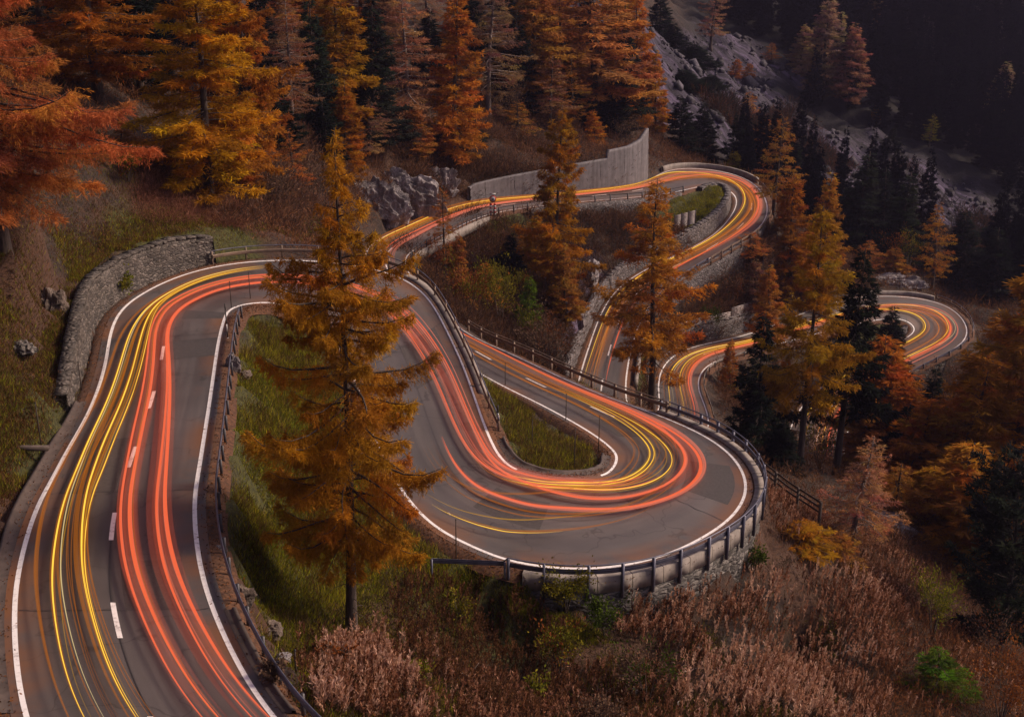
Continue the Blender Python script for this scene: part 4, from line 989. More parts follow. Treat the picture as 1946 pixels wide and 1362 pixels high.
# upper road: viaduct, far hairpin, road down
U = [(694, 508), (714, 458), (768, 431), (853, 396), (954, 377), (1106, 366), (1216, 352), (1262, 325), (1347, 322), (1431, 346), (1460, 391), (1411, 455), (1336, 496), (1222, 595), (1192, 700), (1188, 735)]
for m_, w_, us in [('og', 3.0, (.3, .28, .28, .3, .3, .3, .3, .45, .5, .5, .4, .5, .55, .6, .62, .62)), ('og', 1.6, (.2, .2, .2, .2, .2, .2, .25, .4, .5, .4, .3, .4, .5, .6, .7, .7)), ('o', .5, (.10, .06, .05, .07, .08, .08, .06, .2, .45, .5, .45, .62, .75, .80, .84, .86)), ('y', .2, (.16, .13, .13, .18, .2, .2, .1, .12, .45, .62, .74, .8, .8, .84, .88, .9)), ('ob', .22, (.24, .22, .22, .26, .3, .3, .2, .22, .5, .68, .8, .84, .84, .86, .74, .74)), ('ys', .2, (.28, .27, .27, .3, .32, .3, .3, .4, .55, .7, .7, .72, .74, .72, .7, .7)),
                   ('ob', .45, (.20, .2, .2, .22, .25, .3, .36, .55, .62, .6, .5, .55, .6, .66, .70, .70)), ('ob', .4, (.12, .1, .12, .16, .16, .2, .28, .46, .55, .5, .4, .3, .3, .6, .8, .8)), ('o', .5, (.3, .32, .34, .34, .36, .36, .4, .6, .68, .66, .55, .6, .66, .68, .64, .62)), ('o', .25, (.05, .02, .02, .03, .04, .05, .06, .3, .4, .4, .3, .4, .5, .7, .8, .8)),
                   ('r', .3, (.46, .46, .45, .5, .5, .45, .45, .5, .5, .34, .26, .3, .3, .36, .42, .42)), ('p', .45, (.66, .66, .62, .58, .54, .5, .5, .55, .5, .28, .2, .22, .22, .26, .3, .34)), ('rs', .8, (.55, .56, .53, .55, .52, .5, .5, .5, .45, .3, .25, .28, .28, .3, .33, .35)), ('p', .3, (.72, .70, .66, .62, .58, .52, .5, .45, .35, .2, .16, .2, .2, .24, .28, .3)), ('p', .5, (.6, .6, .6, .56, .5, .46, .4, .35, .3, .22, .3, .36, .4, .4, .42, .4))]:
    trail(m_, w_, *[(x, y, u_) for (x, y), u_ in zip(U[:13] if m_ in ('p', 'rs') else U, us)], z=.42)
# lower S bend and last hairpin
U = [(1250, 778), (1251, 735), (1256, 703), (1292, 667), (1375, 646), (1470, 618), (1580, 575), (1675, 563), (1769, 571), (1826, 600), (1836, 645), (1786, 676), (1690, 725), (1610, 810), (1610, 940), (1640, 1000)]
for m_, w_, us in [('og', 3.2, (.5, .5, .5, .5, .6, .6, .6, .55, .5, .45, .45, .5, .5, .5, .5, .5)), ('og', 1.8, (.65, .65, .65, .65, .7, .7, .6, .5, .4, .35, .35, .35, .35, .4, .4, .4)), ('y', .22, (.22, .22, .25, .35, .5, .5, .55, .7, .74, .78, .80, .82, .82, .8, .8, .8)), ('ob', .2, (.38, .4, .38, .42, .55, .55, .6, .66, .68, .70, .72, .74, .74, .7, .7, .7)), ('ys', .3, (.46, .5, .5, .5, .6, .6, .62, .72, .76, .82, .84, .84, .84, .8, .8, .8)), ('o', .3, (.12, .1, .14, .3, .45, .5, .6, .76, .7, .72, .76, .78, .78, .75, .75, .75)),
                   ('ob', .35, (.58, .58, .56, .56, .66, .62, .66, .7, .62, .55, .5, .5, .5, .5, .5, .5)), ('ob', .3, (.66, .68, .66, .62, .7, .66, .72, .62, .52, .4, .36, .36, .4, .4, .4, .4)), ('r', .35, (.72, .74, .74, .72, .72, .7, .62, .5, .42, .3, .3, .3, .3, .3, .3, .3)), ('p', .35, (.8, .82, .8, .78, .76, .74, .8, .78, .6, .42, .24, .24, .24, .24, .24, .24)), ('rs', .8, (.7, .72, .7, .7, .7, .66, .6, .5, .4, .34, .3, .3, .3, .3, .3, .3)), ('y', .12, (.5, .52, .5, .5, .6, .6, .6, .5, .4, .33, .36, .4, .4, .4, .4, .4)), ('w', .08, (.3, .3, .3, .4, .5, .5, .5, .5, .46, .2, .2, .36, .4, .4, .4, .4)), ('p', .3, (.76, .8, .78, .75, .74, .72, .7, .6, .3, .2, .15, .14, .14, .2, .2, .2))]:
    trail(m_, w_, *[(x, y, u_) for (x, y), u_ in zip(U, us)], z=.42)
LAB = dict(og='broad faint orange lamp glow on the far bends', y='thin bright yellow headlight streaks winding along the lanes', ys='soft yellow headlight streaks winding along the lanes', o='dull amber light streaks winding along the lanes', ob='bright orange light streaks on the far road bends', r='bright red taillight streaks along the lanes', rs='faint wide red taillight glow bands along the lanes', p='pink taillight streaks on the bends', w='pale thin headlight streaks along the lanes')
for k_, mb in STREAK.items():
    o = tag(mb.build('light_streaks', GL[k_], smooth=True), LAB[k_], 'light trail', kind='stuff')
    GL[k_].cycles.emission_sampling = 'NONE'
# ------------------------------------------------------------------ plants
def unit(v): return v / (np.linalg.norm(v, axis=-1, keepdims=True) + 1e-9)
def tufts(P, D, a, b, rg, col):
    n = len(P); D = unit(D); S_ = unit(np.cross(D, rg.normal(size=(n, 3)))); a = a[:, None]; b = b[:, None]
    m = P + D * a * .45
    V = np.stack([P, m + S_ * b, P + D * a, m - S_ * b], 1).reshape(-1, 3)
    i = np.arange(n)[:, None] * 4
    return V, i + np.array([[0, 1, 2, 3]]), np.repeat(col, 4, 0)
def prof_larch(t):  return (1 - t) ** .82 * (.6 + .4 * np.minimum(1, t / .24)) + .02
def prof_hero(t): return np.interp(t, [0, .06, .18, .35, .47, .58, .67, .70, .78, .93, 1], [.6, .85, 1.05, 1.06, .98, .86, .78, .42, .27, .10, .02])
def prof_spruce(t): return (1 - t) ** 1.05 * (.75 + .25 * np.minimum(1, t / .1)) + .02
def prof_round(t):  return np.sqrt(np.clip(1 - (2 * t - .85) ** 2 / 1.4, 0.02, 1)) * (1 - t * .35)
def conifer(seed, Hh, R, zb, nb, m, k, ta, tb, style='larch', hang=.45, gaps=.25, bare=0.0, hue=.16, trunk_r=None, bend=.25, limb=1.0):
    rg = np.random.default_rng(seed)
    # trunk
    nz = 14; z = np.linspace(-.06, 1, nz) * Hh; ph = rg.uniform(0, 6, 2)
    tx = lambda zz: bend * (np.sin(zz / Hh * 4 + ph[0]) - np.sin(ph[0])) * (zz / Hh) ; ty = lambda zz: bend * (np.sin(zz / Hh * 3.3 + ph[1]) - np.sin(ph[1])) * (zz / Hh)
    r0 = trunk_r or Hh * .0135
    rad = r0 * (1 - .93 * np.clip(z / Hh, 0, 1) ** .85); rad[0] *= 1.7; rad[1] *= 1.15
    mb = MB(); mb.tube(np.stack([tx(z), ty(z), z], 1), rad, 9)
    # branches
    i = np.arange(nb); t = ((i + rg.random(nb)) / nb) ** .95; zz = Hh * (zb + (.995 - zb) * t)
    L = R * {'larch': prof_larch, 'spruce': prof_spruce, 'pine': prof_round, 'hero': prof_hero}[style](t) * rg.uniform(.62, 1.18, nb)
    az = i * 2.39996 + rg.normal(0, .5, nb)
    L *= 1 + gaps * np.sin(az * 2 + t * 9 + ph[0]) * rg.uniform(.3, 1, nb)
    keep = rg.random(nb) > gaps * .35
    if style in ('larch', 'hero'): a = -.10 + .75 * t ** 2 + rg.normal(0, .10, nb); b = -.30 + .05 * t + rg.normal(0, .08, nb); c = .28
    elif style == 'spruce': a = -.22 + .7 * t ** 2 + rg.normal(0, .06, nb); b = -.22 + .1 * t; c = .30
    else: a = .15 + .6 * t + rg.normal(0, .12, nb); b = np.full(nb, -.05); c = .2
    def at(bi, s):
        w = az[bi] + .25 * np.sin(s * 3 + bi) * .5; r = L[bi] * s; zc = zz[bi]
        return np.stack([tx(zc) + np.cos(w) * r, ty(zc) + np.sin(w) * r, zc + L[bi] * (a[bi] * s + b[bi] * s * s + c * s ** 4)], -1)
    B = np.nonzero(keep)[0]; Lw = np.maximum(L[B], .02) ** 1.25; Lw = Lw / Lw.sum()
    s_ = np.array([0, .2, .42, .64, .84, 1.0])
    for bi in B:
        if L[bi] < .25: continue
        pts = at(np.full(6, bi), s_); rr = limb * (.012 + .011 * L[bi]) * np.array([1.25, .95, .75, .52, .32, .12]); mb.tube(pts, rr, 4, cap=False)
    # dead snags low on the trunk
    for q in range(10):
        h0 = Hh * rg.uniform(.05, max(.08, zb)); w = rg.uniform(0, 6.28); l = R * rg.uniform(.1, .35)
        p0 = np.array([tx(h0), ty(h0), h0]); mb.tube([p0, p0 + np.array([math.cos(w) * l * .6, math.sin(w) * l * .6, -.05 * l]), p0 + np.array([math.cos(w) * l, math.sin(w) * l, -.25 * l])], [.03, .02, .006], 3, cap=False)
    # twigs
    nB = len(B); bi = np.sort(rg.choice(B, nB * m, p=Lw)); s = rg.uniform(.10, 1.0, len(bi)) ** .75
    if bare: ok = rg.random(len(bi)) > bare; bi, s = bi[ok], s[ok]
    base = at(bi, s); rad_ = np.stack([np.cos(az[bi]), np.sin(az[bi]), 0 * s], -1); tan = np.stack([-np.sin(az[bi]), np.cos(az[bi]), 0 * s], -1)
    side = np.where(rg.random(len(bi)) < .5, -1, 1) * rg.uniform(.35, 1.1, len(bi))
    D = unit(rad_ * rg.uniform(.25, .9, len(bi))[:, None] + tan * side[:, None] + np.array([0, 0, -1.]) * (hang * rg.uniform(.2, 1.6, len(bi)))[:, None])
    lt = (.05 * R + .27 * L[bi] * (1.08 - s) + .06) * rg.uniform(.6, 1.35, len(bi))
    # tufts along twigs
    ti = np.repeat(np.arange(len(bi)), k); v = rg.random(len(ti)) ** .8
    P = base[ti] + D[ti] * (lt[ti] * v)[:, None]; P[:, 2] -= v * v * lt[ti] * .3 * hang
    dz = {'larch': -.05, 'hero': -.10, 'spruce': -.05, 'pine': .35}[style]
    Dt = unit(D[ti] + rg.normal(0, .42 if style == 'spruce' else .62, (len(ti), 3)) + np.array([0, 0, dz]))
    A = ta * rg.uniform(.6, 1.45, len(ti)); Bw = tb * rg.uniform(.7, 1.3, len(ti))
    cb = 1 + hue * rg.normal(0, 1, nb); cg = 1 + hue * .8 * rg.normal(0, 1, nb)
    j = rg.uniform(.72, 1.28, len(ti)); col = np.stack([j * np.clip(cb[bi[ti]], .5, 1.5), j * np.clip((cb * cg)[bi[ti]], .4, 1.7), j], 1)
    V, Fc, C = tufts(P, Dt, A, Bw, rg, col)
    # leader
    return mb, (V, Fc, C)
PROTO = {}
def proto(key, **kw):
    """a tree model measured in its own metres; height kw['Hh'], crown radius kw['R']"""
    PROTO[key] = (conifer(**kw), kw['Hh'], kw['R'])
def proto_mesh(key):
    e = PROTO[key]
    if len(e) == 3:
        (mb, (V, Fc, C)), Hh, R = e
        to = mb.build('trunk', M['bark_pale'] if 'bare' in key else M['bark'], smooth=True); fo = mesh_np('crown', V, Fc, M['foliage'], col=C)
        e = PROTO[key] = (to.data, fo.data, Hh, R); bpy.data.objects.remove(to); bpy.data.objects.remove(fo)
    return e
proto('larch_a', seed=11, Hh=20, R=3.3, zb=.14, nb=150, m=17, k=10, ta=.42, tb=.042)
proto('larch_b', seed=12, Hh=20, R=3.3, zb=.20, nb=130, m=17, k=10, ta=.44, tb=.042, gaps=.45, hang=.6)
proto('larch_c', seed=13, Hh=20, R=3.3, zb=.10, nb=165, m=17, k=9, ta=.38, tb=.04, gaps=.2, hang=.35)
proto('larch_d', seed=17, Hh=20, R=3.3, zb=.05, nb=170, m=16, k=9, ta=.38, tb=.04, gaps=.35, hang=.5)
proto('larch_thin', seed=14, Hh=20, R=3.3, zb=.22, nb=105, m=12, k=8, ta=.38, tb=.03, gaps=.5, bare=.15)
proto('larch_bare', seed=15, Hh=20, R=3.3, zb=.18, nb=140, m=18, k=7, ta=.32, tb=.024, gaps=.4, bare=.1, limb=1.5)
proto('spruce_a', seed=21, Hh=20, R=3.0, zb=.05, nb=180, m=17, k=8, ta=.42, tb=.05, style='spruce', hang=.3, gaps=.15, hue=.1)
proto('spruce_b', seed=22, Hh=20, R=3.0, zb=.10, nb=130, m=17, k=8, ta=.48, tb=.055, style='spruce', hang=.4, gaps=.4, hue=.1)
proto('pine_a', seed=23, Hh=14, R=3.4, zb=.16, nb=110, m=24, k=10, ta=.36, tb=.045, style='pine', hang=.15, gaps=.4, hue=.12)
proto('pine_small', seed=26, Hh=8, R=2.4, zb=.08, nb=60, m=20, k=9, ta=.26, tb=.03, style='spruce', hang=.1, gaps=.45, hue=.2)
proto('sapling', seed=24, Hh=8, R=1.9, zb=.03, nb=90, m=12, k=8, ta=.26, tb=.03, gaps=.3)
proto('larch_near', seed=31, Hh=26, R=8.2, zb=.17, nb=210, m=52, k=18, ta=.32, tb=.019, gaps=.4, hang=.5, trunk_r=.42, limb=.8)
proto('larch_big', seed=32, Hh=24, R=4.6, zb=.13, nb=170, m=32, k=10, ta=.36, tb=.031, gaps=.45, hang=.6)
proto('larch_big2', seed=33, Hh=24, R=4.6, zb=.10, nb=180, m=34, k=12, ta=.36, tb=.031, gaps=.4, hang=.5)
proto('larch_tall', seed=35, Hh=24, R=4.4, zb=.27, nb=135, m=32, k=9, ta=.36, tb=.029, gaps=.5, hang=.5)
proto('spruce_tall', seed=25, Hh=24, R=3.2, zb=.30, nb=120, m=20, k=9, ta=.48, tb=.055, style='spruce', hang=.4, gaps=.5, hue=.1)
proto('hero', seed=44, Hh=24.5, R=4.7, zb=.185, nb=195, m=66, k=18, ta=.25, tb=.017, gaps=.42, hang=.5, trunk_r=.36, hue=.11, style='hero', limb=1.15)
CRIMSON = (.43, .148, .042); ORANGE = (.40, .158, .024); GOLD = (.46, .205, .014); AMBER = (.36, .16, .015); BROWN = (.27, .138, .075); PALE = (.38, .185, .09); RUST = (.36, .148, .034)
OLIVE = (.20, .165, .02); GREEN = (.08, .125, .014); DARK = (.026, .034, .023); DARKER = (.015, .019, .016); GREYGOLD = (.32, .22, .125); DEEP = (.31, .118, .017)
rgT = np.random.default_rng(99)
def tree(key, bx, by, ty, hw, colr, label, Y=None, name=None, group=None, cat=None, hscale=1.0, tx=None):
    p = G(bx, by) if Y is None else PY(bx, by, Y)
    if Y is not None: p[2] = zt(p[0], p[1])
    d = ray(bx, ty); ht = (CZ + d[2] * p[1] / d[1] - p[2]) * hscale
    ht = max(ht, .8)
    td, fd, Hh, R = proto_mesh(key)
    depth = p[1] * CP - (p[2] - CZ) * SP
    sp = 'spruce' in key
    nm = name or ('spruce_tree' if sp else 'pine_tree' if 'pine' in key else 'larch_tree')
    root = empty(nm, (p[0], p[1], p[2] - .15), label, cat or nm.split('_')[0], group or ('dark spruces on the slopes' if sp else 'autumn larches on the slopes' if 'larch' in nm else 'small pines'))
    sc = hw * depth / F / (R * .76)
    if Y and 150 < Y < 300 and by < 300: sc *= 1.22
    s3 = (sc, sc, ht / Hh); rz = rgT.uniform(0, 6.28)
    t = link('trunk', td, root); c = link('crown', fd, root)
    for o in (t, c): o.scale = s3; o.rotation_euler = (0, 0, rz)
    c.color = (*[x * rgT.uniform(.9, 1.1) for x in colr], 1)
    if tx is not None:      # a leaning tree: its top stands over photo column tx
        top = p + np.array([0, 0, ht]); dt = top[1] * CP - (top[2] - CZ) * SP; want = (tx - CX) / F * dt
        root.rotation_euler = (0, math.atan2(want - p[0], ht), 0)
    return root
T = tree
# --- near, left
T('larch_near', 12, 492, -330, 190, CRIMSON, 'huge red-orange larch overhanging the left edge with a thick bare lower trunk')
T('larch_big', 205, 330, -260, 120, DEEP, 'deep orange larch behind the huge left one, its top out of sight', Y=118)
T('larch_big2', 400, 392, -150, 118, GOLD, 'golden larch with yellow crown on the bank above the stone wall')
T('larch_big', 478, 345, -170, 80, ORANGE, 'orange larch tucked close behind the golden one on the bank', Y=118)
T('spruce_a', 285, 330, -140, 70, DARKER, 'dark spruce in the gap between the deep orange and golden larches', Y=128)
T('larch_thin', 110, 300, -200, 90, RUST, 'rusty larch filling the back between the huge left larch and the next', Y=122)
T('spruce_b', 60, 260, -220, 60, DARKER, 'dark spruce almost hidden behind the huge left larch', Y=130)
T('larch_bare', 555, 225, -25, 42, BROWN, 'thin grey-brown larch, half bare, between two dark spruces', Y=152)
T('spruce_a', 505, 235, -60, 38, DARKER, 'narrow dark spruce left of the thin half-bare larch', Y=160)
T('spruce_a', 608, 235, -20, 40, DARK, 'dark spruce between the half-bare larch and the yellow-green larch', Y=158)
T('larch_a', 640, 222, -45, 56, AMBER, 'amber and yellow larch left of the broad dark spruce', Y=166)
T('spruce_a', 712, 245, -30, 46, DARK, 'broad dark spruce with pale trunk left of the pinkish larch pair', Y=172)
T('larch_bare', 775, 225, -60, 52, PALE, 'tall pinkish thin larch right of the broad dark spruce', Y=182)
T('larch_c', 862, 272, -25, 52, ORANGE, 'tall dense orange larch standing lowest on the slope above the grey rocks', Y=186)
T('larch_bare', 928, 160, -80, 48, BROWN, 'brown thin larch high behind the dense orange one', Y=204)
T('spruce_a', 820, 200, 10, 36, DARKER, 'dark spruce squeezed between the pinkish and dense orange larches', Y=200)
T('spruce_a', 985, 205, 15, 36, DARKER, 'dark spruce right of the brown thin larch', Y=212)
T('larch_a', 1018, 165, -55, 56, RUST, 'rust-brown larch with bare lower twigs, left of the broad tan larch', Y=216)
T('larch_b', 1130, 200, -60, 78, (.42, .18, .06), 'broad tan-orange larch in the middle of the hillside wood', Y=222)
T('larch_c', 1072, 180, -30, 46, RUST, 'rusty larch close behind the broad tan one', Y=232)
T('spruce_b', 1188, 212, 45, 34, DARK, 'dark ragged spruce near the right end of the hillside wood', Y=226)
T('larch_c', 1212, 195, -20, 38, ORANGE, 'bright orange larch at the right end of the hillside wood, tall', Y=240)
T('larch_c', 1247, 212, 92, 24, ORANGE, 'slim orange larch last in the row at the wood edge', Y=236)
T('sapling', 1218, 215, 165, 17, ORANGE, 'small bright orange larch at the foot of the slim one', Y=230)
T('sapling', 1132, 275, 205, 20, ORANGE, 'small orange larch alone above the middle of the concrete wall', Y=212)
T('larch_thin', 1045, 215, 105, 36, BROWN, 'small brown larch above the start of the slope over the wall', Y=210)
T('larch_thin', 1090, 225, 110, 30, RUST, 'small rusty larch under the broad tan one', Y=214)
T('spruce_b', 1090, 245, 130, 30, DARKER, 'short dark spruce in the shade over the concrete wall', Y=218)
T('spruce_a', 1165, 262, 140, 30, DARKER, 'short dark spruce just above the pointed wall end', Y=222)
T('spruce_a', 745, 180, -60, 36, DARKER, 'very dark spruce behind the pinkish larch', Y=205)
T('spruce_a', 900, 170, -50, 36, DARKER, 'very dark spruce behind the dense orange larch', Y=222)
T('spruce_a', 960, 120, -70, 36, DARKER, 'dark spruce at the top edge behind the brown larch', Y=240)
T('larch_a', 590, 130, -90, 46, DEEP, 'deep orange larch top far behind the amber one', Y=200)
T('larch_c', 690, 120, -80, 46, RUST, 'rusty larch far behind the broad dark spruce', Y=215)
T('larch_c', 1165, 110, -70, 46, ORANGE, 'orange larch at the top edge right of the tan one', Y=260)
T('larch_bare', 815, 120, -80, 40, BROWN, 'grey-brown larch at the top edge above the dense orange one', Y=228)
T('spruce_a', 440, 260, -120, 48, DARKER, 'dark spruce behind the golden larch', Y=140)
T('spruce_a', 350, 250, -150, 50, DARKER, 'dark spruce between the golden larch and the gap', Y=148)
T('larch_thin', 270, 250, -160, 60, DEEP, 'dull orange larch deep behind the dark gap spruce', Y=150)
T('spruce_a', 160, 260, -180, 56, DARKER, 'dark spruce behind the deep orange larch', Y=142)
T('larch_a', 530, 150, -110, 44, RUST, 'rust larch high behind the thin half-bare one', Y=190)
T('larch_c', 735, 150, -60, 40, BROWN, 'brown larch standing just behind the pinkish larch', Y=200)
T('larch_b', 980, 110, -80, 46, DEEP, 'deep orange larch at the top edge left of the rust-brown one', Y=245)
T('larch_a', 890, 130, -70, 40, BROWN, 'brownish larch at the top edge, behind dense orange and brown larches', Y=235)
T('larch_c', 1055, 130, -75, 44, ORANGE, 'orange larch at the top edge behind the rusty and tan ones', Y=250)
T('larch_thin', 1180, 150, -20, 34, RUST, 'thin rust larch among the orange ones at the wood edge', Y=244)
T('spruce_a', 1110, 140, -40, 32, DARKER, 'dark spruce in the shade between the tan larch and its neighbours', Y=250)
T('larch_thin', 700, 290, 190, 40, BROWN, 'low brown thin larch on the slope over the grey rock face', Y=168)
T('larch_thin', 560, 330, 240, 36, RUST, 'small rust larch on the bank right of the golden one', Y=132)
T('sapling', 930, 265, 195, 26, BROWN, 'small brown larch on the slope above the wall start', Y=206)
T('spruce_a', 680, 240, 60, 34, DARKER, 'slim dark spruce just left of the broad dark one', Y=184)
T('spruce_b', 540, 280, 140, 36, DARKER, 'ragged dark spruce at the foot of the half-bare larch', Y=142)
T('larch_c', 655, 285, 150, 34, DEEP, 'deep orange small larch behind the big larch top', Y=158)
T('larch_c', 790, 275, 190, 30, RUST, 'small rust larch on the slope under the pinkish one', Y=178)
T('larch_thin', 985, 285, 190, 32, RUST, 'small rust larch on the slope left above the concrete wall', Y=203)
T('larch_c', 460, 360, 250, 40, RUST, 'rust young larch at the foot of the golden one', Y=116)
T('spruce_a', 620, 300, 180, 30, DARKER, 'young dark spruce behind the big larch top, left', Y=150)
T('larch_c', 1180, 240, 150, 30, DEEP, 'small deep orange larch under the ragged spruce at the wood edge', Y=226)
T('larch_thin', 235, 370, 240, 46, RUST, 'rusty young larch between the huge left larch and the golden one', Y=108)
T('spruce_b', 880, 262, 175, 30, DARKER, 'dark young spruce right of the dense orange larch foot', Y=192)
# --- pit between the roads
T('larch_big', 1056, 545, 198, 58, AMBER, 'tall amber larch standing in the pit in front of the concrete wall', Y=158)
T('larch_thin', 845, 505, 350, 30, RUST, 'thin rusty larch in front of the viaduct, right of the rock face', Y=152)
T('larch_c', 870, 560, 440, 22, RUST, 'short rusty larch below the viaduct pillars', Y=150)
T('sapling', 930, 590, 492, 32, ORANGE, 'small conical orange larch left in the pit', Y=148)
T('sapling', 1000, 605, 518, 26, GREEN, 'small pointed fresh-green conifer in the pit', Y=145, name='spruce_tree')
T('larch_c', 1074, 612, 458, 36, RUST, 'rusty dense larch at the right edge of the pit', Y=154)
T('larch_thin', 1005, 545, 420, 34, RUST, 'brown-orange larch behind the tall amber one in the pit', Y=166)
T('larch_c', 1020, 520, 400, 34, AMBER, 'lower amber larch crowding the tall one in the pit', Y=164)
T('spruce_b', 965, 560, 440, 30, DARKER, 'dark little spruce in the pit shade', Y=160)
T('sapling', 880, 610, 520, 26, RUST, 'small rust larch in the thicket beside the guardrail', Y=138)
# --- middle
T('larch_tall', 1240, 742, 338, 90, ORANGE, 'orange larch with bare lower trunk between the straight road and the S bend', Y=141)
T('larch_thin', 1466, 445, 212, 40, RUST, 'dark-trunked rust larch at the outside of the far upper hairpin', Y=197)
T('larch_c', 1500, 560, 328, 50, DEEP, 'dense conical orange larch, left of a matching pair right of the far hairpin', Y=192)
T('larch_c', 1557, 560, 322, 44, ORANGE, 'dense conical orange larch, right of a matching pair right of the far hairpin', Y=196)
T('spruce_a', 1615, 545, 285, 52, DARK, 'tall dark spruce in front of the scree, right of the orange pair', Y=226)
T('spruce_a', 1664, 540, 318, 34, DARKER, 'slim dark spruce in front of the scree, middle one', Y=232)
T('spruce_a', 1697, 545, 325, 42, DARK, 'dark spruce in front of the scree, right of the slim one', Y=226)
T('larch_thin', 1770, 558, 382, 34, ORANGE, 'slender orange larch behind the farthest right hairpin', Y=218)
T('spruce_a', 1822, 560, 395, 42, DARKER, 'black-green spruce right of the slender orange larch', Y=226)
T('spruce_a', 1885, 590, 430, 46, DARKER, 'black-green spruce farther right above the farthest hairpin', Y=222)
T('spruce_a', 1935, 620, 400, 44, DARKER, 'black-green spruce at the right edge above the farthest hairpin', Y=224)
T('spruce_a', 1740, 540, 420, 32, DARKER, 'short black-green spruce left of the slender orange larch', Y=230)
T('spruce_a', 1880, 500, 420, 34, DARKER, 'dark spruce standing on the lower end of the scree', Y=262)
T('spruce_b', 1575, 440, 345, 36, DARK, 'dark green tree on the left rim of the scree', Y=246)
T('larch_thin', 1440, 330, 215, 34, RUST, 'dull rust larch in the gully behind the far hairpin', Y=242)
T('spruce_a', 1500, 330, 268, 36, DARKER, 'dark spruce in the gully, right of the dull rust larch', Y=250)
T('spruce_a', 1290, 310, 180, 34, DARKER, 'dark spruce behind the outer kerb of the far hairpin, left', Y=232)
T('spruce_a', 1335, 320, 190, 32, DARKER, 'dark spruce behind the outer kerb of the far hairpin, second', Y=238)
T('spruce_b', 1400, 325, 210, 32, DARKER, 'dark spruce behind the outer kerb of the far hairpin, right', Y=236)
T('sapling', 1388, 328, 283, 24, OLIVE, 'round olive shrubby tree behind the outer kerb of the far hairpin', Y=226, name='shrub')
T('larch_thin', 1420, 560, 440, 36, RUST, 'rust larch below the outer wall of the far hairpin', Y=186)
T('larch_thin', 1650, 545, 455, 30, RUST, 'reddish brown larch above the pale slab', Y=216)
T('sapling', 1700, 535, 470, 30, RUST, 'small red-brown larch above the pale slab, right', Y=216)
# --- right foreground
T('larch_tall', 1515, 928, 385, 78, AMBER, 'tall amber larch with bare dark trunk right of the S bend', Y=112)
T('spruce_tall', 1585, 938, 470, 62, DARKER, 'tall ragged black-green spruce just right of the tall amber larch', Y=116)
T('spruce_b', 1440, 850, 585, 52, DARKER, 'dark spruce left of the tall amber larch', Y=125)
T('spruce_a', 1680, 705, 575, 42, DARKER, 'small dark spruce on the grass inside the farthest right hairpin', Y=182)
T('larch_d', 1675, 895, 640, 108, DEEP, 'broad dark orange larch in front of the farthest right hairpin', Y=134)
T('spruce_a', 1752, 860, 690, 40, DARKER, 'dark narrow spruce right of the broad dark orange larch', Y=140)
T('larch_big2', 1905, 985, 488, 165, ORANGE, 'large dark orange larch at the right edge below the farthest hairpin', Y=120)
T('larch_d', 1815, 960, 700, 105, (.36, .16, .018), 'dull amber larch left of the large right-edge one', Y=116)
T('larch_big', 1965, 960, 520, 140, DEEP, 'orange larch cut by the right edge of the view', Y=130)
T('spruce_b', 1700, 930, 760, 44, DARKER, 'dark spruce under the broad dark orange larch', Y=128)
T('larch_bare', 1618, 1045, 822, 66, PALE, 'pale pinkish half-bare larch on the slope right of the central hairpin', Y=88)
T('larch_d', 1830, 1040, 850, 120, ORANGE, 'orange larch spreading low on the right slope', Y=102)
T('pine_a', 1905, 1200, 870, 85, DARK, 'big dark pine at the right edge of the lower slope', Y=82)
T('sapling', 1520, 1145, 985, 62, AMBER, 'young yellow-amber larch below the parapet on the right slope', Y=76, name='larch_tree')
T('sapling', 1590, 1140, 1000, 44, RUST, 'young rusty larch beside the yellow-amber one', Y=80, name='larch_tree')
T('pine_small', 1776, 1378, 1222, 62, GREEN, 'small bright green pine at the bottom right', Y=66)
T('larch_thin', 1700, 985, 880, 50, RUST, 'rusty thin larch behind the pale half-bare one', Y=104)
T('spruce_a', 1480, 930, 790, 36, DARKER, 'dark spruce low behind the timber fence', Y=108)
T('larch_c', 1385, 760, 640, 20, RUST, 'thin rust shrubby larch inside the lower S bend', Y=160)
T('larch_d', 1860, 880, 660, 95, DEEP, 'deep orange larch filling the gap left of the edge trees, middle height', Y=126)
T('larch_d', 1930, 800, 610, 100, RUST, 'rust larch at the right edge just under the farthest hairpin', Y=146)
T('larch_d', 1745, 900, 770, 80, DEEP, 'deep orange larch low between the dark narrow spruce and the pale bare larch', Y=118)
T('larch_d', 1945, 1010, 800, 110, RUST, 'rust larch low at the right edge above the big dark pine', Y=98)
T('larch_c', 1640, 880, 735, 50, RUST, 'rust larch just behind the ragged tall spruce', Y=130)
T('larch_d', 1770, 1010, 890, 70, AMBER, 'amber larch beside the low spreading orange one', Y=106)
T('larch_c', 1430, 600, 490, 30, BROWN, 'brown larch on the steep bank under the outer rail', Y=184)
T('larch_c', 1460, 640, 500, 34, RUST, 'rust larch left of the tall amber one, beyond the lower bend', Y=176)
# --- the hero
T('hero', 668, 1206, 232, 112, (.40, .20, .018), 'tall golden-brown larch in front, standing between the two road arms', tx=654)
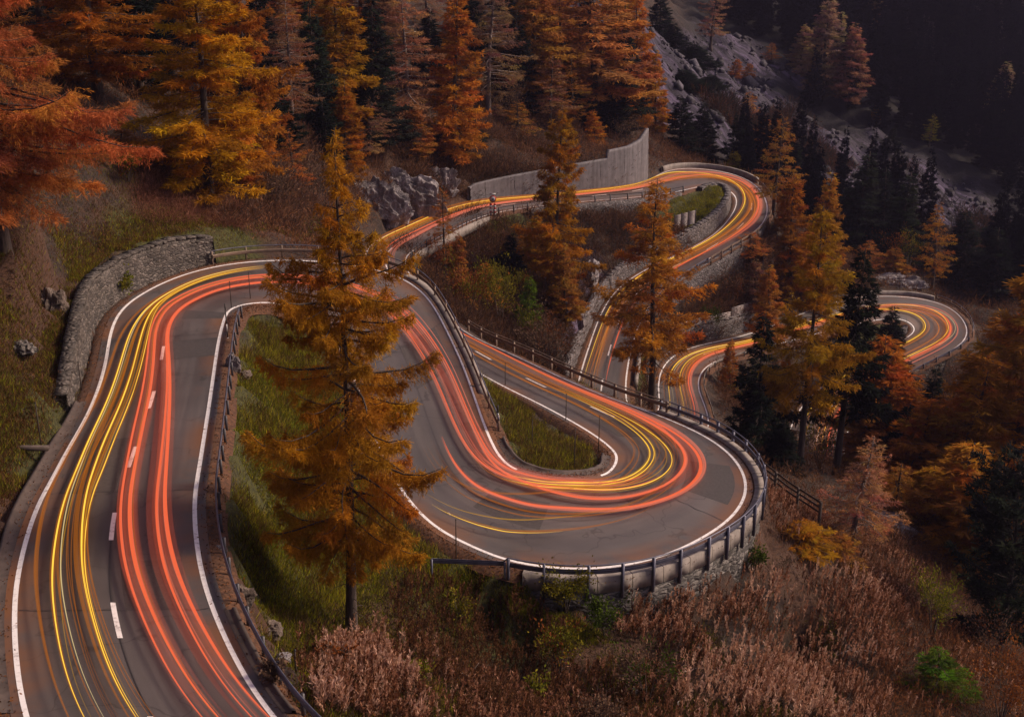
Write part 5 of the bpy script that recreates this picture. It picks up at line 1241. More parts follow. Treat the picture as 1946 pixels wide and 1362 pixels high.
# --- opposite slope
for a in [('larch_c', 1560, 190, -10, 46, GREYGOLD, 'tall grey-gold larch, centre of the clump above the scree', 308), ('larch_c', 1612, 205, 42, 36, (.32, .18, .1), 'brownish larch, right of the clump above the scree', 306), ('larch_c', 1520, 130, 45, 26, GREYGOLD, 'short grey-gold larch, left of the clump above the scree', 312),
          ('larch_c', 1590, 160, 20, 30, GREYGOLD, 'grey-gold larch squeezed in the clump above the scree', 314), ('larch_c', 1655, 60, -30, 26, GREYGOLD, 'grey-gold larch alone at the top edge above the scree clump', 340), ('larch_thin', 1350, 95, -40, 30, (.3, .155, .1), 'faded pink-brown larch at the top of the scree', 330),
          ('larch_c', 1893, 230, 115, 30, GREYGOLD, 'tallest of the three faded larches high on the right', 352), ('larch_c', 1862, 205, 138, 20, (.32, .185, .09), 'left one of the three faded larches high on the right', 350), ('larch_c', 1932, 200, 128, 28, GREYGOLD, 'right one of the three faded larches high on the right', 350),
          ('larch_thin', 1765, 280, 215, 16, OLIVE, 'dull olive larch on the dark slope right of the scree', 330), ('larch_thin', 1465, 120, 80, 16, RUST, 'tiny rust larch on the upper scree rim', 325), ('sapling', 1395, 150, 110, 16, RUST, 'tiny brown larch on the upper scree, left', 315), ('sapling', 1420, 150, 118, 14, RUST, 'tiny brown larch on the upper scree, right', 318),
          ('sapling', 1665, 230, 198, 9, AMBER, 'tiny amber larch at the right rim of the scree', 318), ('larch_thin', 1420, 225, 170, 18, RUST, 'small dull larch on the left scree rim', 285), ('spruce_b', 1690, 290, 240, 18, DARKER, 'small dark spruce on the right scree rim', 312)]:
    T(*a[:-1], Y=None if a[-1] >= 300 else a[-1])
for (bx, by, ty, hw, Yv, lb) in [(1280, 190, 40, 30, 300, 'bluish dark spruce at the left foot of the scree'), (1320, 210, 80, 28, 292, 'bluish dark spruce left of the upper scree, lower one'), (1250, 130, -20, 30, 320, 'bluish dark spruce behind the end of the hillside wood'), (1340, 250, 140, 28, 275, 'dark spruce in the gully left of the scree'),
                                 (1540, 380, 315, 24, 262, 'dark spruce low on the left scree rim'), (1300, 260, 130, 28, 268, 'dark spruce in the gully behind the pointed wall end')]:
    T('spruce_a', bx, by, ty, hw, DARKER, lb, Y=Yv)
# ------------------------------------------------------------------ dark far wood on the opposite slope: one mass
def far_wood():
    rg = np.random.default_rng(8); pts = []
    while len(pts) < 2300:
        x, y = rg.uniform(20, 289), rg.uniform(225, 515)
        j, i = int(y - Y0), int(x - X0)
        if zone[min(j, NY - 1), min(i, NX - 1), 1] > .12: continue
        if x < 40 + (y - 225) * .12 or (y < 300 and rg.random() < .35): continue
        z = float(zt(x, y)); d = np.array([x, y, z]) - np.array([0, 0, CZ]); w = d[1] * CP - d[2] * SP
        px = CX + F * d[0] / w; py = CY - F * (d[1] * SP + d[2] * CP) / w
        if y < 270 and px < 1880 and py > 480: continue
        pts.append((x, y, z))
    me = bpy.data.meshes.new('far_wood'); me.from_pydata(pts, [], [])
    n = len(pts)
    for nm, v in (('tree_scale', rg.uniform(.55, 1.05, n)), ('tree_turn', rg.uniform(0, 6.28, n)), ('tree_kind', rg.integers(0, 3, n).astype(float))):
        at = me.attributes.new(nm, 'FLOAT', 'POINT'); at.data.foreach_set('value', np.asarray(v, np.float32))
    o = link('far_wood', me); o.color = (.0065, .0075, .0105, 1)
    ng = bpy.data.node_groups.new('far_wood_trees', 'GeometryNodeTree')
    ng.interface.new_socket('Geometry', in_out='INPUT', socket_type='NodeSocketGeometry'); ng.interface.new_socket('Geometry', in_out='OUTPUT', socket_type='NodeSocketGeometry')
    gi = ng.nodes.new('NodeGroupInput'); go = ng.nodes.new('NodeGroupOutput'); mp = ng.nodes.new('GeometryNodeMeshToPoints'); ng.links.new(gi.outputs[0], mp.inputs[0])
    jn = ng.nodes.new('GeometryNodeJoinGeometry')
    def attr(nm):
        a_ = ng.nodes.new('GeometryNodeInputNamedAttribute'); a_.data_type = 'FLOAT'; a_.inputs['Name'].default_value = nm; return a_.outputs['Attribute']
    for q, key in enumerate(('spruce_a', 'spruce_b', 'larch_b')):
        src = next(x for x in bpy.data.objects if x.type == 'MESH' and x.data == proto_mesh(key)[1])
        oi = ng.nodes.new('GeometryNodeObjectInfo'); oi.inputs['Object'].default_value = src; oi.transform_space = 'ORIGINAL'
        ip = ng.nodes.new('GeometryNodeInstanceOnPoints'); ng.links.new(mp.outputs[0], ip.inputs['Points']); ng.links.new(oi.outputs['Geometry'], ip.inputs['Instance'])
        cm = ng.nodes.new('FunctionNodeCompare'); cm.data_type = 'FLOAT'; cm.operation = 'EQUAL'; cm.inputs[1].default_value = q; cm.inputs['Epsilon'].default_value = .1
        ng.links.new(attr('tree_kind'), cm.inputs[0]); ng.links.new(cm.outputs[0], ip.inputs['Selection'])
        cx = ng.nodes.new('ShaderNodeCombineXYZ'); ng.links.new(attr('tree_turn'), cx.inputs[2]); ng.links.new(cx.outputs[0], ip.inputs['Rotation'])
        ng.links.new(attr('tree_scale'), ip.inputs['Scale']); ng.links.new(ip.outputs[0], jn.inputs[0])
    ng.links.new(jn.outputs[0], go.inputs[0])
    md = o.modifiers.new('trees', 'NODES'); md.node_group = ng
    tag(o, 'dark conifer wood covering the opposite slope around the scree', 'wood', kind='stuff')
far_wood()

# ------------------------------------------------------------------ ground cover
def poly_world(px):
    return np.array([G(*p)[:2] for p in px])
def inside(poly, x, y):
    c = np.zeros(len(x), bool); n = len(poly)
    for i in range(n):
        x1, y1 = poly[i]; x2, y2 = poly[(i + 1) % n]
        k = ((y1 > y) != (y2 > y)); c ^= k & (x < (x2 - x1) * (y - y1) / (y2 - y1 + 1e-12) + x1)
    return c
def sample(poly, n, rg, g=-1, clump=None, clump_sc=3.0, keep_knoll=False):
    lo, hi = poly.min(0), poly.max(0); X = []; c = 0
    kx, ky = PY(1335, 385, 199)[:2]
    for _ in range(60):
        x = rg.uniform(lo[0], hi[0], n); y = rg.uniform(lo[1], hi[1], n); k = inside(poly, x, y) & ~onroad(x, y, g)
        if keep_knoll: k &= (x - kx) ** 2 / 130 + (y - ky) ** 2 / 150 > 1
        if clump: k &= vnoise(x, y, clump_sc, clump) + rg.normal(0, .05, n) > .5
        X.append(np.stack([x[k], y[k]], 1)); c += k.sum()
        if c >= n: break
    return np.vstack(X)[:n]
class Stuff:
    def __init__(s): s.V = []; s.F = []; s.C = []; s.n = 0
    def add(s, V, Fc, C): s.V.append(V); s.F.append(Fc + s.n); s.C.append(C); s.n += len(V)
    def build(s, name, label, cat):
        o = mesh_np(name, np.vstack(s.V), np.vstack(s.F), M['ground_plants'], col=np.vstack(s.C)); return tag(o, label, cat, kind='stuff')
def blades(st, XY, rg, cols, h=(.2, .5), w=.016, per=6, lean=.5, spread=.28):
    n = len(XY); q = np.repeat(np.arange(n), per); P = np.zeros((len(q), 3)); P[:, :2] = XY[q] + rg.normal(0, spread, (len(q), 2)); P[:, 2] = zt(P[:, 0], P[:, 1]) - .04
    D = np.stack([rg.normal(0, lean, len(q)), rg.normal(0, lean, len(q)), np.ones(len(q))], 1)
    ci = rg.integers(0, len(cols), n)[q]; col = np.array(cols)[ci] * rg.uniform(.65, 1.4, (len(q), 1))
    st.add(*tufts(P, D, rg.uniform(*h, len(q)), np.full(len(q), w), rg, col))
def stalks(st, XY, rg, cols, h=(.8, 1.7), nt=26, plume=.6, pw=.024, lean=.15, tl=.20):
    """dry willow-herb stems with fluffy seed heads"""
    n = len(XY); P = np.zeros((n, 3)); P[:, :2] = XY; P[:, 2] = zt(XY[:, 0], XY[:, 1]) - .05
    D = unit(np.stack([rg.normal(.1, lean, n), rg.normal(-.1, lean, n), np.ones(n)], 1)); hh = rg.uniform(*h, n)
    base = np.array(cols)[rg.integers(0, len(cols), n)]
    st.add(*tufts(P, D, hh, np.full(n, .012), rg, base * .45))
    q = np.repeat(np.arange(n), nt); v = 1 - plume * rg.random(len(q)) ** 1.2
    Q = P[q] + D[q] * (hh[q] * v)[:, None]; Dq = unit(D[q] * 1.0 + rg.normal(0, .33, (len(q), 3)))
    st.add(*tufts(Q, Dq, rg.uniform(.5, 1.3, len(q)) * tl * (1.25 - v * .4), np.full(len(q), pw), rg, base[q] * rg.uniform(.6, 1.45, (len(q), 1))))
def twigs(st, XY, rg, cols, h=(.6, 1.6), nt=14, w=.016, ln=.5):
    """bare thicket: stems that fork outward"""
    n = len(XY); q = np.repeat(np.arange(n), nt); P = np.zeros((len(q), 3)); P[:, :2] = XY[q]; P[:, 2] = zt(XY[q, 0], XY[q, 1])
    hh = rg.uniform(*h, n)[q]; D = unit(np.stack([rg.normal(0, .55, len(q)), rg.normal(0, .55, len(q)), np.full(len(q), .9)], 1)); v = rg.random(len(q)) ** .7
    Q = P + D * (hh * v)[:, None]; Dq = unit(D + rg.normal(0, .5, (len(q), 3)))
    col = np.array(cols)[rg.integers(0, len(cols), n)][q] * rg.uniform(.6, 1.45, (len(q), 1))
    st.add(*tufts(Q, Dq, rg.uniform(.5, 1.2, len(q)) * ln * (hh / 1.2), np.full(len(q), w), rg, col))

rg = np.random.default_rng(321)
PINK = [(.35, .165, .095), (.44, .235, .15), (.20, .085, .045), (.54, .33, .23), (.09, .038, .02), (.15, .06, .028)]; RUSTY = [(.14, .065, .032), (.20, .095, .045), (.09, .042, .022)]; TWIG = [(.10, .06, .045), (.15, .085, .06), (.07, .045, .035), (.19, .09, .05)]
GRASS = [(.16, .18, .009), (.25, .24, .012), (.10, .125, .010), (.31, .26, .018), (.13, .085, .02)]; STRAW = [(.14, .10, .03), (.10, .075, .02), (.17, .10, .04), (.06, .06, .012)]
BROWNL = [(.10, .045, .02), (.14, .06, .025), (.07, .035, .018), (.18, .08, .035)]

S1 = Stuff()      # foreground dry stalks
stalks(S1, sample(poly_world([(590, 1400), (600, 1260), (660, 1235), (760, 1260), (800, 1330), (860, 1400)]), 1250, rg, clump=9, clump_sc=1.6), rg, PINK, (.7, 1.4))
stalks(S1, sample(poly_world([(1150, 1150), (1300, 1140), (1330, 1230), (1260, 1260), (1170, 1220)]), 350, rg), rg, PINK, (.8, 1.5))
stalks(S1, sample(poly_world([(1290, 1150), (1420, 1130), (1560, 1160), (1680, 1110), (1720, 1200), (1660, 1400), (1290, 1400)]), 2300, rg, clump=4, clump_sc=2.6), rg, PINK, (.9, 1.7))
stalks(S1, sample(poly_world([(1460, 930), (1560, 985), (1600, 1060), (1530, 1060), (1460, 1000)]), 900, rg), rg, PINK, (.7, 1.3))
stalks(S1, sample(poly_world([(780, 1090), (900, 1120), (1080, 1200), (1100, 1330), (950, 1380), (800, 1280), (740, 1150)]), 1500, rg), rg, RUSTY, (.6, 1.2), plume=.7)
stalks(S1, sample(poly_world([(860, 1400), (900, 1280), (1290, 1260), (1300, 1400)]), 1500, rg), rg, PINK[:3] + RUSTY, (.6, 1.2))
stalks(S1, sample(poly_world([(1620, 1020), (1700, 1010), (1760, 1130), (1650, 1120)]), 600, rg), rg, PINK, (.6, 1.1))
stalks(S1, sample(np.array([(13, 62), (34, 62), (34, 92), (18, 92)], float), 1500, rg, clump=14, clump_sc=2.5), rg, PINK, (.7, 1.4))
stalks(S1, sample(poly_world([(600, 1400), (610, 1250), (700, 1235), (790, 1290), (800, 1400)]), 420, rg, clump=21, clump_sc=2), rg, [(.46, .26, .17), (.54, .34, .25)], (.9, 1.6), pw=.03, tl=.26)
stalks(S1, sample(poly_world([(1170, 1150), (1400, 1130), (1650, 1120), (1700, 1250), (1600, 1400), (1300, 1400), (1250, 1250)]), 700, rg, clump=22, clump_sc=3), rg, [(.46, .26, .165), (.56, .36, .26)], (1.0, 2.0), pw=.03, tl=.26)
stalks(S1, sample(poly_world([(545, 1400), (560, 1230), (720, 1190), (860, 1250), (960, 1400)]), 650, rg), rg, PINK + RUSTY, (.5, 1.3))
S1.build('dry_stalks', 'pink-brown dried willow-herb stalks covering the foreground slope', 'dry plants')
S2 = Stuff()      # thicket of the foreground and lower right
twigs(S2, sample(poly_world([(560, 1400), (580, 1180), (760, 1110), (1000, 1170), (1350, 1160), (1700, 1100), (1950, 1150), (1950, 1400)]), 5200, rg), rg, [(.045, .03, .022), (.07, .045, .03), (.10, .05, .03), (.03, .03, .015)], (.4, 1.0))
twigs(S2, sample(poly_world([(1660, 1180), (1980, 1120), (1980, 1400), (1660, 1400)]), 2200, rg), rg, RUSTY + [(.26, .09, .03)], (.6, 1.5))
twigs(S2, sample(poly_world([(1430, 950), (1980, 800), (1980, 1150), (1700, 1150), (1480, 1060)]), 4200, rg), rg, TWIG + RUSTY, (.6, 1.6))
S2.build('undergrowth', 'brown bare twigs and scrub on the lower right slope', 'scrub')
S3 = Stuff()      # hillside scrub above the upper road
twigs(S3, sample(poly_world([(440, 440), (640, 470), (700, 330), (860, 300), (1180, 285), (1240, 230), (1100, 120), (600, 120), (420, 250), (300, 330)]), 15000, rg, clump=6, clump_sc=4), rg, TWIG + RUSTY[:1], (.6, 2.0), w=.03, ln=.7)
twigs(S3, sample(poly_world([(250, 420), (470, 440), (460, 380), (280, 330)]), 1800, rg), rg, [(.22, .095, .06), (.27, .12, .08), (.16, .07, .04)], (.5, 1.2), w=.014)
twigs(S3, sample(poly_world([(1290, 300), (1450, 330), (1700, 520), (1950, 560), (1950, 450), (1500, 200), (1300, 200)]), 3500, rg, clump=7, clump_sc=12), rg, [(.045, .03, .025), (.08, .035, .02), (.03, .03, .025)], (1, 3), w=.06, ln=1.0)
twigs(S3, sample(poly_world([(840, 480), (1090, 450), (1100, 690), (900, 600)]), 3200, rg), rg, TWIG + BROWNL, (.6, 1.8), w=.025, ln=.6)
twigs(S3, sample(poly_world([(1310, 640), (1440, 570), (1500, 500), (1400, 480), (1290, 570)]), 1500, rg), rg, TWIG, (.5, 1.4), w=.025, ln=.6)
twigs(S3, sample(poly_world([(1350, 740), (1450, 680), (1700, 700), (1900, 640), (1950, 800), (1500, 850)]), 6500, rg), rg, TWIG + BROWNL, (.6, 1.8), w=.025, ln=.6)
def rect(x0, x1, y0, y1): return np.array([(x0, y0), (x1, y0), (x1, y1), (x0, y1)], float)
twigs(S3, sample(rect(24, 46, 172, 194), 2600, rg, keep_knoll=True), rg, TWIG + BROWNL, (.8, 2.2), w=.03, ln=.7)
twigs(S3, sample(rect(-60, -8, 104, 200), 12000, rg), rg, [(.13, .062, .036), (.20, .085, .04), (.09, .05, .034), (.26, .115, .05)], (.5, 1.8), w=.024, ln=.6)
twigs(S3, sample(rect(-10, 44, 186, 240), 7000, rg, keep_knoll=True), rg, TWIG + RUSTY[:2], (.6, 1.8), w=.03, ln=.7)
twigs(S3, sample(rect(28, 62, 194, 216), 2500, rg, keep_knoll=True), rg, TWIG + BROWNL, (.6, 2.0), w=.03, ln=.7)
twigs(S3, sample(rect(50, 110, 180, 260), 5000, rg), rg, TWIG[:1] + TWIG[2:3] + BROWNL, (.6, 2.0), w=.035, ln=.8)
twigs(S3, sample(rect(-16, 22, 118, 190), 11000, rg), rg, [(.05, .032, .024), (.08, .045, .03), (.11, .05, .025)], (.6, 2.0), w=.032, ln=.65)
twigs(S3, sample(rect(-44, -24, 60, 110), 2600, rg, clump=11, clump_sc=3), rg, TWIG + BROWNL, (.3, 1.0), w=.016, ln=.4)
twigs(S3, sample(rect(12, 60, 90, 150), 4500, rg), rg, TWIG + BROWNL + RUSTY, (.5, 1.6), w=.025, ln=.6)
twigs(S3, sample(rect(-95, -40, 25, 135), 9000, rg, clump=51, clump_sc=5), rg, TWIG + BROWNL, (.4, 1.3), w=.02, ln=.5)
twigs(S3, sample(rect(44, 115, 55, 175), 9000, rg), rg, TWIG + BROWNL + RUSTY, (.6, 1.8), w=.03, ln=.7)
S3.build('undergrowth', 'grey-brown leafless scrub under the hillside trees', 'scrub')
S4 = Stuff()      # grass
for poly, n, cs, h in [([(435, 600), (480, 585), (560, 600), (690, 830), (800, 1010), (840, 1050), (700, 1150), (600, 1260), (520, 1300), (420, 1080), (395, 950), (405, 780)], 15000, GRASS + STRAW[:2], (.15, .42)),
                       ([(915, 740), (960, 745), (1140, 840), (1150, 880), (1080, 900), (1000, 890), (940, 830)], 5200, GRASS[:1] + GRASS[2:] + STRAW + BROWNL[:2], (.15, .4)),
                       ([(0, 480), (150, 560), (160, 760), (60, 880), (-40, 900), (-40, 480)], 6500, STRAW + BROWNL + GRASS[:2], (.15, .5)),
                       ([(150, 560), (300, 455), (430, 430), (330, 400), (100, 440)], 4200, GRASS + BROWNL, (.15, .5)),
                       ([(0, 900), (60, 890), (20, 1100), (-60, 1100)], 1500, BROWNL, (.1, .25)),
                       ([(440, 475), (640, 470), (720, 440), (560, 430)], 1500, BROWNL + GRASS[:2], (.2, .5)),
                       ([(900, 440), (1000, 400), (960, 470)], 1500, GRASS, (.15, .4)), ([(770, 520), (830, 500), (850, 560), (790, 540)], 900, GRASS, (.15, .4)),
                       ([(1200, 740), (1195, 650), (1240, 600), (1250, 740)], 900, GRASS, (.2, .4)),
                       ([(1260, 400), (1320, 352), (1390, 362), (1385, 400), (1310, 440), (1280, 430)], 3000, GRASS[:2] + GRASS[3:], (.15, .45)),
                       ([(1630, 640), (1640, 610), (1720, 610), (1720, 640), (1680, 660)], 900, GRASS, (.15, .4)),
                       ([(1300, 640), (1440, 590), (1400, 560), (1310, 600)], 1200, GRASS[2:] + BROWNL, (.2, .5)),
                       ([(820, 1065), (1010, 1140), (1160, 1220), (1080, 1230), (900, 1130), (810, 1090)], 2600, GRASS + STRAW[:1], (.2, .5))]:
    blades(S4, sample(poly_world(poly), n, rg), rg, cs, h)
blades(S4, sample(rect(-85, -40, 25, 120), 12000, rg), rg, STRAW + BROWNL + GRASS[:1], (.2, .55), w=.03)
blades(S4, sample(rect(-46, -23, 50, 112), 13000, rg), rg, STRAW + BROWNL + GRASS[:2] + BROWNL[:2], (.15, .5))
blades(S4, sample(rect(-24, -2, 36, 92), 12000, rg), rg, GRASS + STRAW[:2], (.15, .42))
blades(S4, sample(rect(-24, -2, 36, 92), 3500, rg, clump=41, clump_sc=2.0), rg, GRASS[1:2] + GRASS[3:] + STRAW + BROWNL[:1], (.35, .85), w=.014, per=9, spread=.18)
blades(S4, sample(rect(-24, 10, 62, 100), 2600, rg, clump=42, clump_sc=2.0), rg, GRASS[1:2] + GRASS[3:] + STRAW + BROWNL[:1], (.35, .8), w=.014, per=9, spread=.18)
blades(S4, sample(poly_world([(560, 1400), (700, 1150), (1000, 1170), (1300, 1180), (1600, 1180), (1600, 1400)]), 7000, rg, clump=31, clump_sc=3), rg, STRAW + GRASS[:2] + BROWNL[:2], (.2, .6))
S4.build('grass', 'green and straw-coloured short grass on the banks and islands', 'grass')
S5 = Stuff()      # fallen leaves on the verges
for side, s_, E in (('L', -1, LD), ('R', 1, RD)):
    n = 9000; k = rg.integers(2 * K, 56 * K, n); off = rg.gamma(2.0, .42, n) + .25; P = E[k] + ACR[k] * (s_ * off)[:, None] + rg.normal(0, .15, (n, 3)) * [1, 1, 0]
    dz = np.interp(off, [.45, 1.0, 1.4], [-.01, -.08, -.25]); P[:, 2] = np.maximum(E[k, 2] + dz, zt(P[:, 0], P[:, 1]) if True else 0) + .02
    ok = off < 1.35; P = P[ok]; D = np.stack([rg.normal(0, 1, len(P)), rg.normal(0, 1, len(P)), rg.uniform(.05, .5, len(P))], 1)
    S5.add(*tufts(P, D, rg.uniform(.06, .15, len(P)), np.full(len(P), .03), rg, np.array([(.16, .06, .02), (.10, .04, .018), (.22, .09, .03), (.06, .03, .018)])[rg.integers(0, 4, len(P))]))
S5.build('fallen_leaves', 'brown fallen larch needles and leaves along the road edges', 'leaf litter')
S6 = Stuff()
n = 2600
rgk = np.random.default_rng(4)
MBk = MB(); cnt = 0; M['scree'] = mat_rock('scree_rock', (.014, .012, .018), (.11, .098, .125), .6)
while cnt < 2600:
    x, y = rgk.uniform(20, 150), rgk.uniform(235, 380)
    if zone[int(y - Y0), int(x - X0), 1] < .5: continue
    s = rgk.gamma(1.1, .3) + .12; z = float(zt(x, y)); R = rgk.normal(size=(3, 3)); q, _ = np.linalg.qr(R)
    MBk.box((x, y, z + s * .1), s * rgk.uniform(.7, 1.6), s, s * rgk.uniform(.5, .9), q[:, 0], q[:, 1], q[:, 2]); cnt += 1
tag(MBk.build('scree', M['scree']), 'scattered broken blocks lying on the grey scree slope', 'scree', kind='stuff')

# ------------------------------------------------------------------ bushes, one by one
def bush(px, py, wpx, hpx, cols, label, n=900, leaf=(.16, .05), Y=None, seed=0, stems=9, name='bush', cat='bush', bare=False):
    p = G(px, py) if Y is None else PY(px, py, Y)
    p[2] = zt(p[0], p[1]); dpt = p[1] * CP - (p[2] - CZ) * SP; w = wpx * dpt / F / 2; h = hpx * dpt / F / .93
    rg = np.random.default_rng(1000 + seed); root = empty(name, p, label, cat)
    mb = MB(); tips = []
    for q in range(stems):
        a = rg.uniform(0, 6.28); l = rg.uniform(.55, 1); e = np.array([math.cos(a) * w * l * .8, math.sin(a) * w * l * .8, h * rg.uniform(.6, .98)])
        m_ = e * [.35, .35, .55]; mb.tube([(0, 0, -.3), m_, e], [.03 + .006 * h, .02, .006], 4, cap=False); tips += [(m_, e)]
        for r in range(5):
            f = rg.uniform(.3, .95); b0 = m_ + (e - m_) * f; b1 = b0 + rg.normal(0, .28, 3) * [w, w, h * .5] + [0, 0, .12 * h]; mb.tube([b0, b1], [.012, .004], 3, cap=False); tips.append((b0, b1))
    mb.build('stems', M['bark_pale'] if bare else M['bark'], root, True)
    ti = rg.integers(0, len(tips), n); A = np.array([t[0] for t in tips])[ti]; B = np.array([t[1] for t in tips])[ti]
    P = A + (B - A) * (rg.random(n) ** .6)[:, None] * 1.12 + rg.normal(0, .11, (n, 3)) * [w, w, h * .7]
    P[:, 2] = np.maximum(P[:, 2], .05); c = np.array(cols)[rg.integers(0, len(cols), len(tips))][ti] * rg.uniform(.6, 1.45, (n, 1))
    D = unit(P * [1, 1, .4] + rg.normal(0, .8, (n, 3))) + [0, 0, .2]
    V, Fc, C = tufts(P, D, leaf[0] * rg.uniform(.6, 1.5, n), np.full(n, leaf[1]), rg, C_ := c)
    mesh_np('leaves', V, Fc, M['ground_plants'], root, col=C)
    return root
OL = [(.14, .12, .012), (.10, .10, .012), (.18, .14, .015)]; YG = [(.16, .16, .014), (.22, .19, .02), (.11, .12, .012)]; GR = [(.05, .075, .01), (.07, .10, .012), (.035, .05, .01)]; RB = [(.22, .07, .02), (.16, .055, .02), (.28, .10, .025)]; GB = [(.12, .075, .05), (.09, .055, .04), (.15, .09, .06)]
for q, a in enumerate([
    (1075, 1165, 120, 85, OL, 'olive-green bush growing up under the parapet of the central hairpin', 1500), (1150, 1215, 90, 70, GR, 'dark green bush in the brush right of the olive one', 1000), (1060, 1290, 110, 95, OL + RB[:1], 'tall loose yellowish bush in the middle of the brush', 1100),
    (1020, 1345, 50, 60, YG, 'small yellow-leaved sapling low in the brush', 350), (1230, 1335, 150, 105, GB + GR[:1], 'grey-green twiggy bush at the bottom centre right', 1500), (790, 1300, 60, 40, YG, 'bright yellow-green low bush among pink stalks', 500),
    (870, 1180, 70, 45, OL, 'low olive bush on the slope under the gutter', 500), (1770, 1215, 95, 120, YG, 'yellow-green leafy young birch on the right slope', 1500), (1430, 1090, 60, 50, GR, 'small green bush against the dark stone wall', 600),
    (1720, 1010, 110, 60, RB, 'flame-red bush on the right slope', 900), (520, 1310, 60, 50, GB, 'brown dry bush under the nearest guardrail', 500), (640, 1290, 70, 60, RB[:2] + GB, 'rust dry bush left of the big larch foot', 700),
    (1150, 1400, 100, 75, GB, 'brown bush cut by the bottom edge', 800), (1900, 1380, 130, 140, RB, 'rusty bush filling the bottom right corner', 1500), (1880, 1260, 110, 80, RB[1:2] + GB, 'brown-red bush under the big dark pine', 900)]):
    bush(*a, seed=q)
for q, a in enumerate([
    (952, 640, 110, 100, OL, 'round olive bush in the pit', 2200, 142), (1010, 640, 60, 60, YG, 'yellow-green bush beside the round olive one', 900, 138), (1040, 690, 130, 95, RB[1:2] + GB, 'wide reddish-brown bush below the pit, over the guardrail', 2200, 132), (890, 640, 90, 95, RB[:2] + OL[:1], 'orange-brown bush left in the pit', 1800, 132),
    (980, 575, 70, 60, OL + RB[:1], 'dull orange bush above the round olive one', 900, 152), (1690, 520, 100, 60, RB, 'red-brown bush above the pale slab', 900, 222), (1725, 520, 60, 70, OL, 'olive bush above the farthest right hairpin', 700, 220),
    (830, 245, 90, 70, GB, 'grey leafless bush on the hillside between larch trunks', 900, 192), (960, 245, 100, 80, GB, 'grey twiggy bush below the brown larch', 900, 205), (600, 330, 130, 100, GB, 'big grey-brown leafless bush left of the big larch top', 1600, 135), (520, 400, 120, 80, GB, 'grey-brown leafless bush behind the near hairpin rail', 1500, 118),
    (780, 320, 100, 60, RB[1:2] + GB, 'reddish dry bush on the ledge above the rock face', 900, 176), (1000, 290, 90, 50, RB[1:2] + GB, 'reddish dry bush above the concrete wall', 800, 200), (1190, 255, 80, 50, GB, 'grey bush behind the pointed wall', 700, 218), (1260, 235, 60, 50, RB, 'rusty bush right of the pointed wall', 600, 240),
    (1385, 600, 80, 60, RB[1:2] + GB, 'brown bush on the steep bank under the grey retaining wall', 1200, 182), (1430, 590, 80, 70, GB, 'grey-brown bush right on the steep bank under the retaining wall', 1200, 184), (1345, 620, 60, 50, GR, 'dark green bush behind the plank fence', 800, 177), (1470, 540, 80, 70, RB[1:2] + OL[:1], 'rust and olive bush beyond the plank fence end', 1000, 192),
    (1380, 745, 80, 70, GB + RB[1:2], 'brown bush inside the lower S bend', 1200, 163), (1420, 790, 90, 80, GB + OL[:1], 'olive-brown bush lower inside the S bend', 1200, 150), (900, 560, 80, 70, RB[1:2] + GB, 'brown bush behind the dull orange one in the pit', 1000, 156), (1090, 520, 60, 60, GB, 'grey bush at the right rim of the pit', 800, 166),
    (1560, 860, 110, 80, GB + OL[:1], 'dark bush between the trunks right of the timber fence', 1200, 118), (1800, 760, 100, 70, GB + RB[1:2], 'brown bush under the rubble wall', 1000, 182),
    (250, 395, 90, 50, RB[1:2] + OL[:1], 'mixed low bush on the mossy bank', 900, 103), (205, 375, 60, 40, YG, 'small yellow-leaved bush under the huge left larch', 400, 90)]):
    bush(*a[:-1], seed=50 + q, Y=a[-1], leaf=(.28, .06))
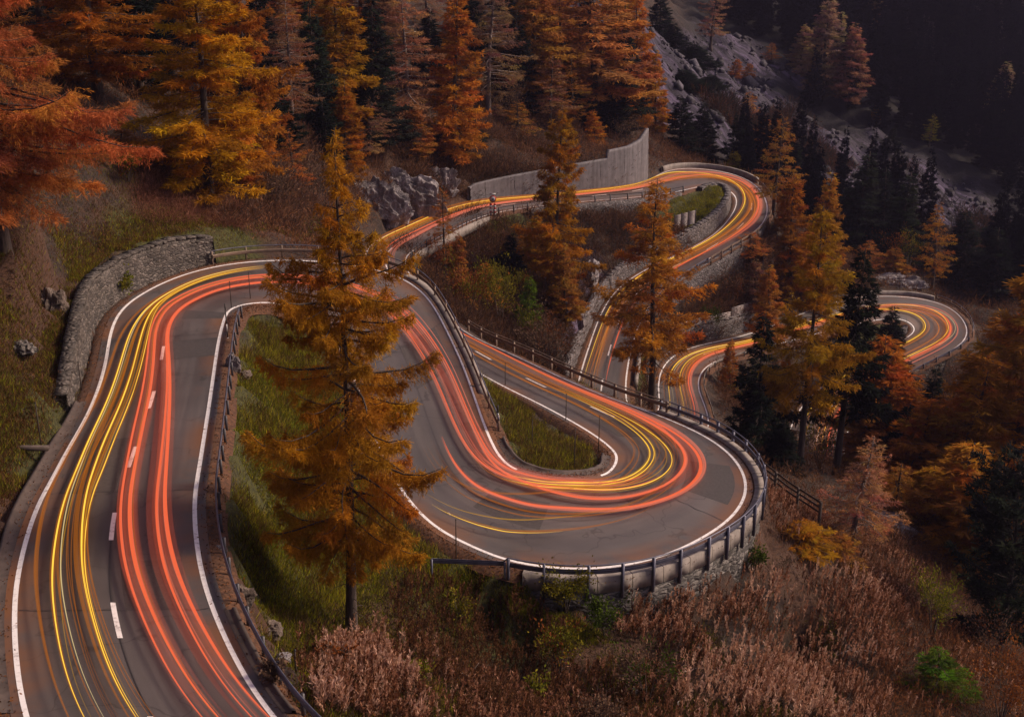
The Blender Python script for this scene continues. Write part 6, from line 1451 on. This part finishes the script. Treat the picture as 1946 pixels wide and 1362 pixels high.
# ------------------------------------------------------------------ camera, light
cam = bpy.data.cameras.new('camera'); co = bpy.data.objects.new('camera', cam); COL.objects.link(co)
cam.sensor_width = 36; cam.sensor_fit = 'HORIZONTAL'; cam.lens = F / 1946 * 36; cam.clip_end = 5000; cam.clip_start = .5
co.location = (0, 0, CZ); co.rotation_euler = (math.pi / 2 - PITCH, 0, 0)
S.camera = co
EL, AZ = math.radians(36), math.radians(78)     # azimuth from +Y, clockwise: over the valley, right
w = bpy.data.worlds.new('World'); S.world = w; w.use_nodes = True
nt = w.node_tree; sky = nt.nodes.new('ShaderNodeTexSky'); sky.sky_type = 'NISHITA'; sky.sun_disc = False
sky.sun_elevation = EL; sky.sun_rotation = AZ; sky.air_density = 1.0; sky.dust_density = 4.0
bg = nt.nodes['Background']; hs = nt.nodes.new('ShaderNodeHueSaturation'); hs.inputs['Saturation'].default_value = .55; nt.links.new(sky.outputs[0], hs.inputs['Color']); tn = nt.nodes.new('ShaderNodeMix'); tn.data_type = 'RGBA'; tn.blend_type = 'MULTIPLY'; tn.inputs[0].default_value = 1; tn.inputs[7].default_value = (1.05, .88, 1.06, 1); nt.links.new(hs.outputs[0], tn.inputs[6]); nt.links.new(tn.outputs[2], bg.inputs[0]); bg.inputs[1].default_value = SKY_STRENGTH if 'SKY_STRENGTH' in globals() else .042
sun = bpy.data.lights.new('sun', 'SUN'); so = bpy.data.objects.new('sun', sun); COL.objects.link(so)
sun.energy = 2.2; sun.angle = math.radians(14); sun.color = (1.0, .80, .60)
d = Vector((math.sin(AZ) * math.cos(EL), math.cos(AZ) * math.cos(EL), math.sin(EL)))
so.rotation_euler = d.to_track_quat('Z', 'Y').to_euler(); so.location = (0, 0, 150)
S.view_settings.view_transform = 'Standard'; S.view_settings.look = 'None'; S.view_settings.exposure = 1.0; S.view_settings.gamma = 1
S.render.engine = 'CYCLES'
S.cycles.use_denoising = True
S.cycles.max_bounces = 5; S.cycles.diffuse_bounces = 2; S.cycles.transparent_max_bounces = 16; S.cycles.caustics_reflective = False; S.cycles.caustics_refractive = False
S.cycles.sample_clamp_indirect = 3

def haze():
    mb = MB(); x0, x1, y0, y1, z0, z1 = -1500, 1650, -1250, 1750, float(min(H.min(), -400)) - 1, 330
    mb.box(((x0 + x1) / 2, (y0 + y1) / 2, (z0 + z1) / 2), x1 - x0, y1 - y0, z1 - z0)
    m = bpy.data.materials.new('haze'); m.use_nodes = True; nt = m.node_tree; nt.nodes.clear()
    o = nt.nodes.new('ShaderNodeOutputMaterial'); v = nt.nodes.new('ShaderNodeVolumePrincipled'); nt.links.new(v.outputs[0], o.inputs['Volume'])
    v.inputs['Color'].default_value = (.55, .5, .8, 1); v.inputs['Density'].default_value = .00010; v.inputs['Anisotropy'].default_value = .2
    tag(mb.build('haze', m), 'faint violet evening haze over the valley', kind='stuff')
    S.cycles.volume_step_rate = 4; S.cycles.volume_max_steps = 32
haze()
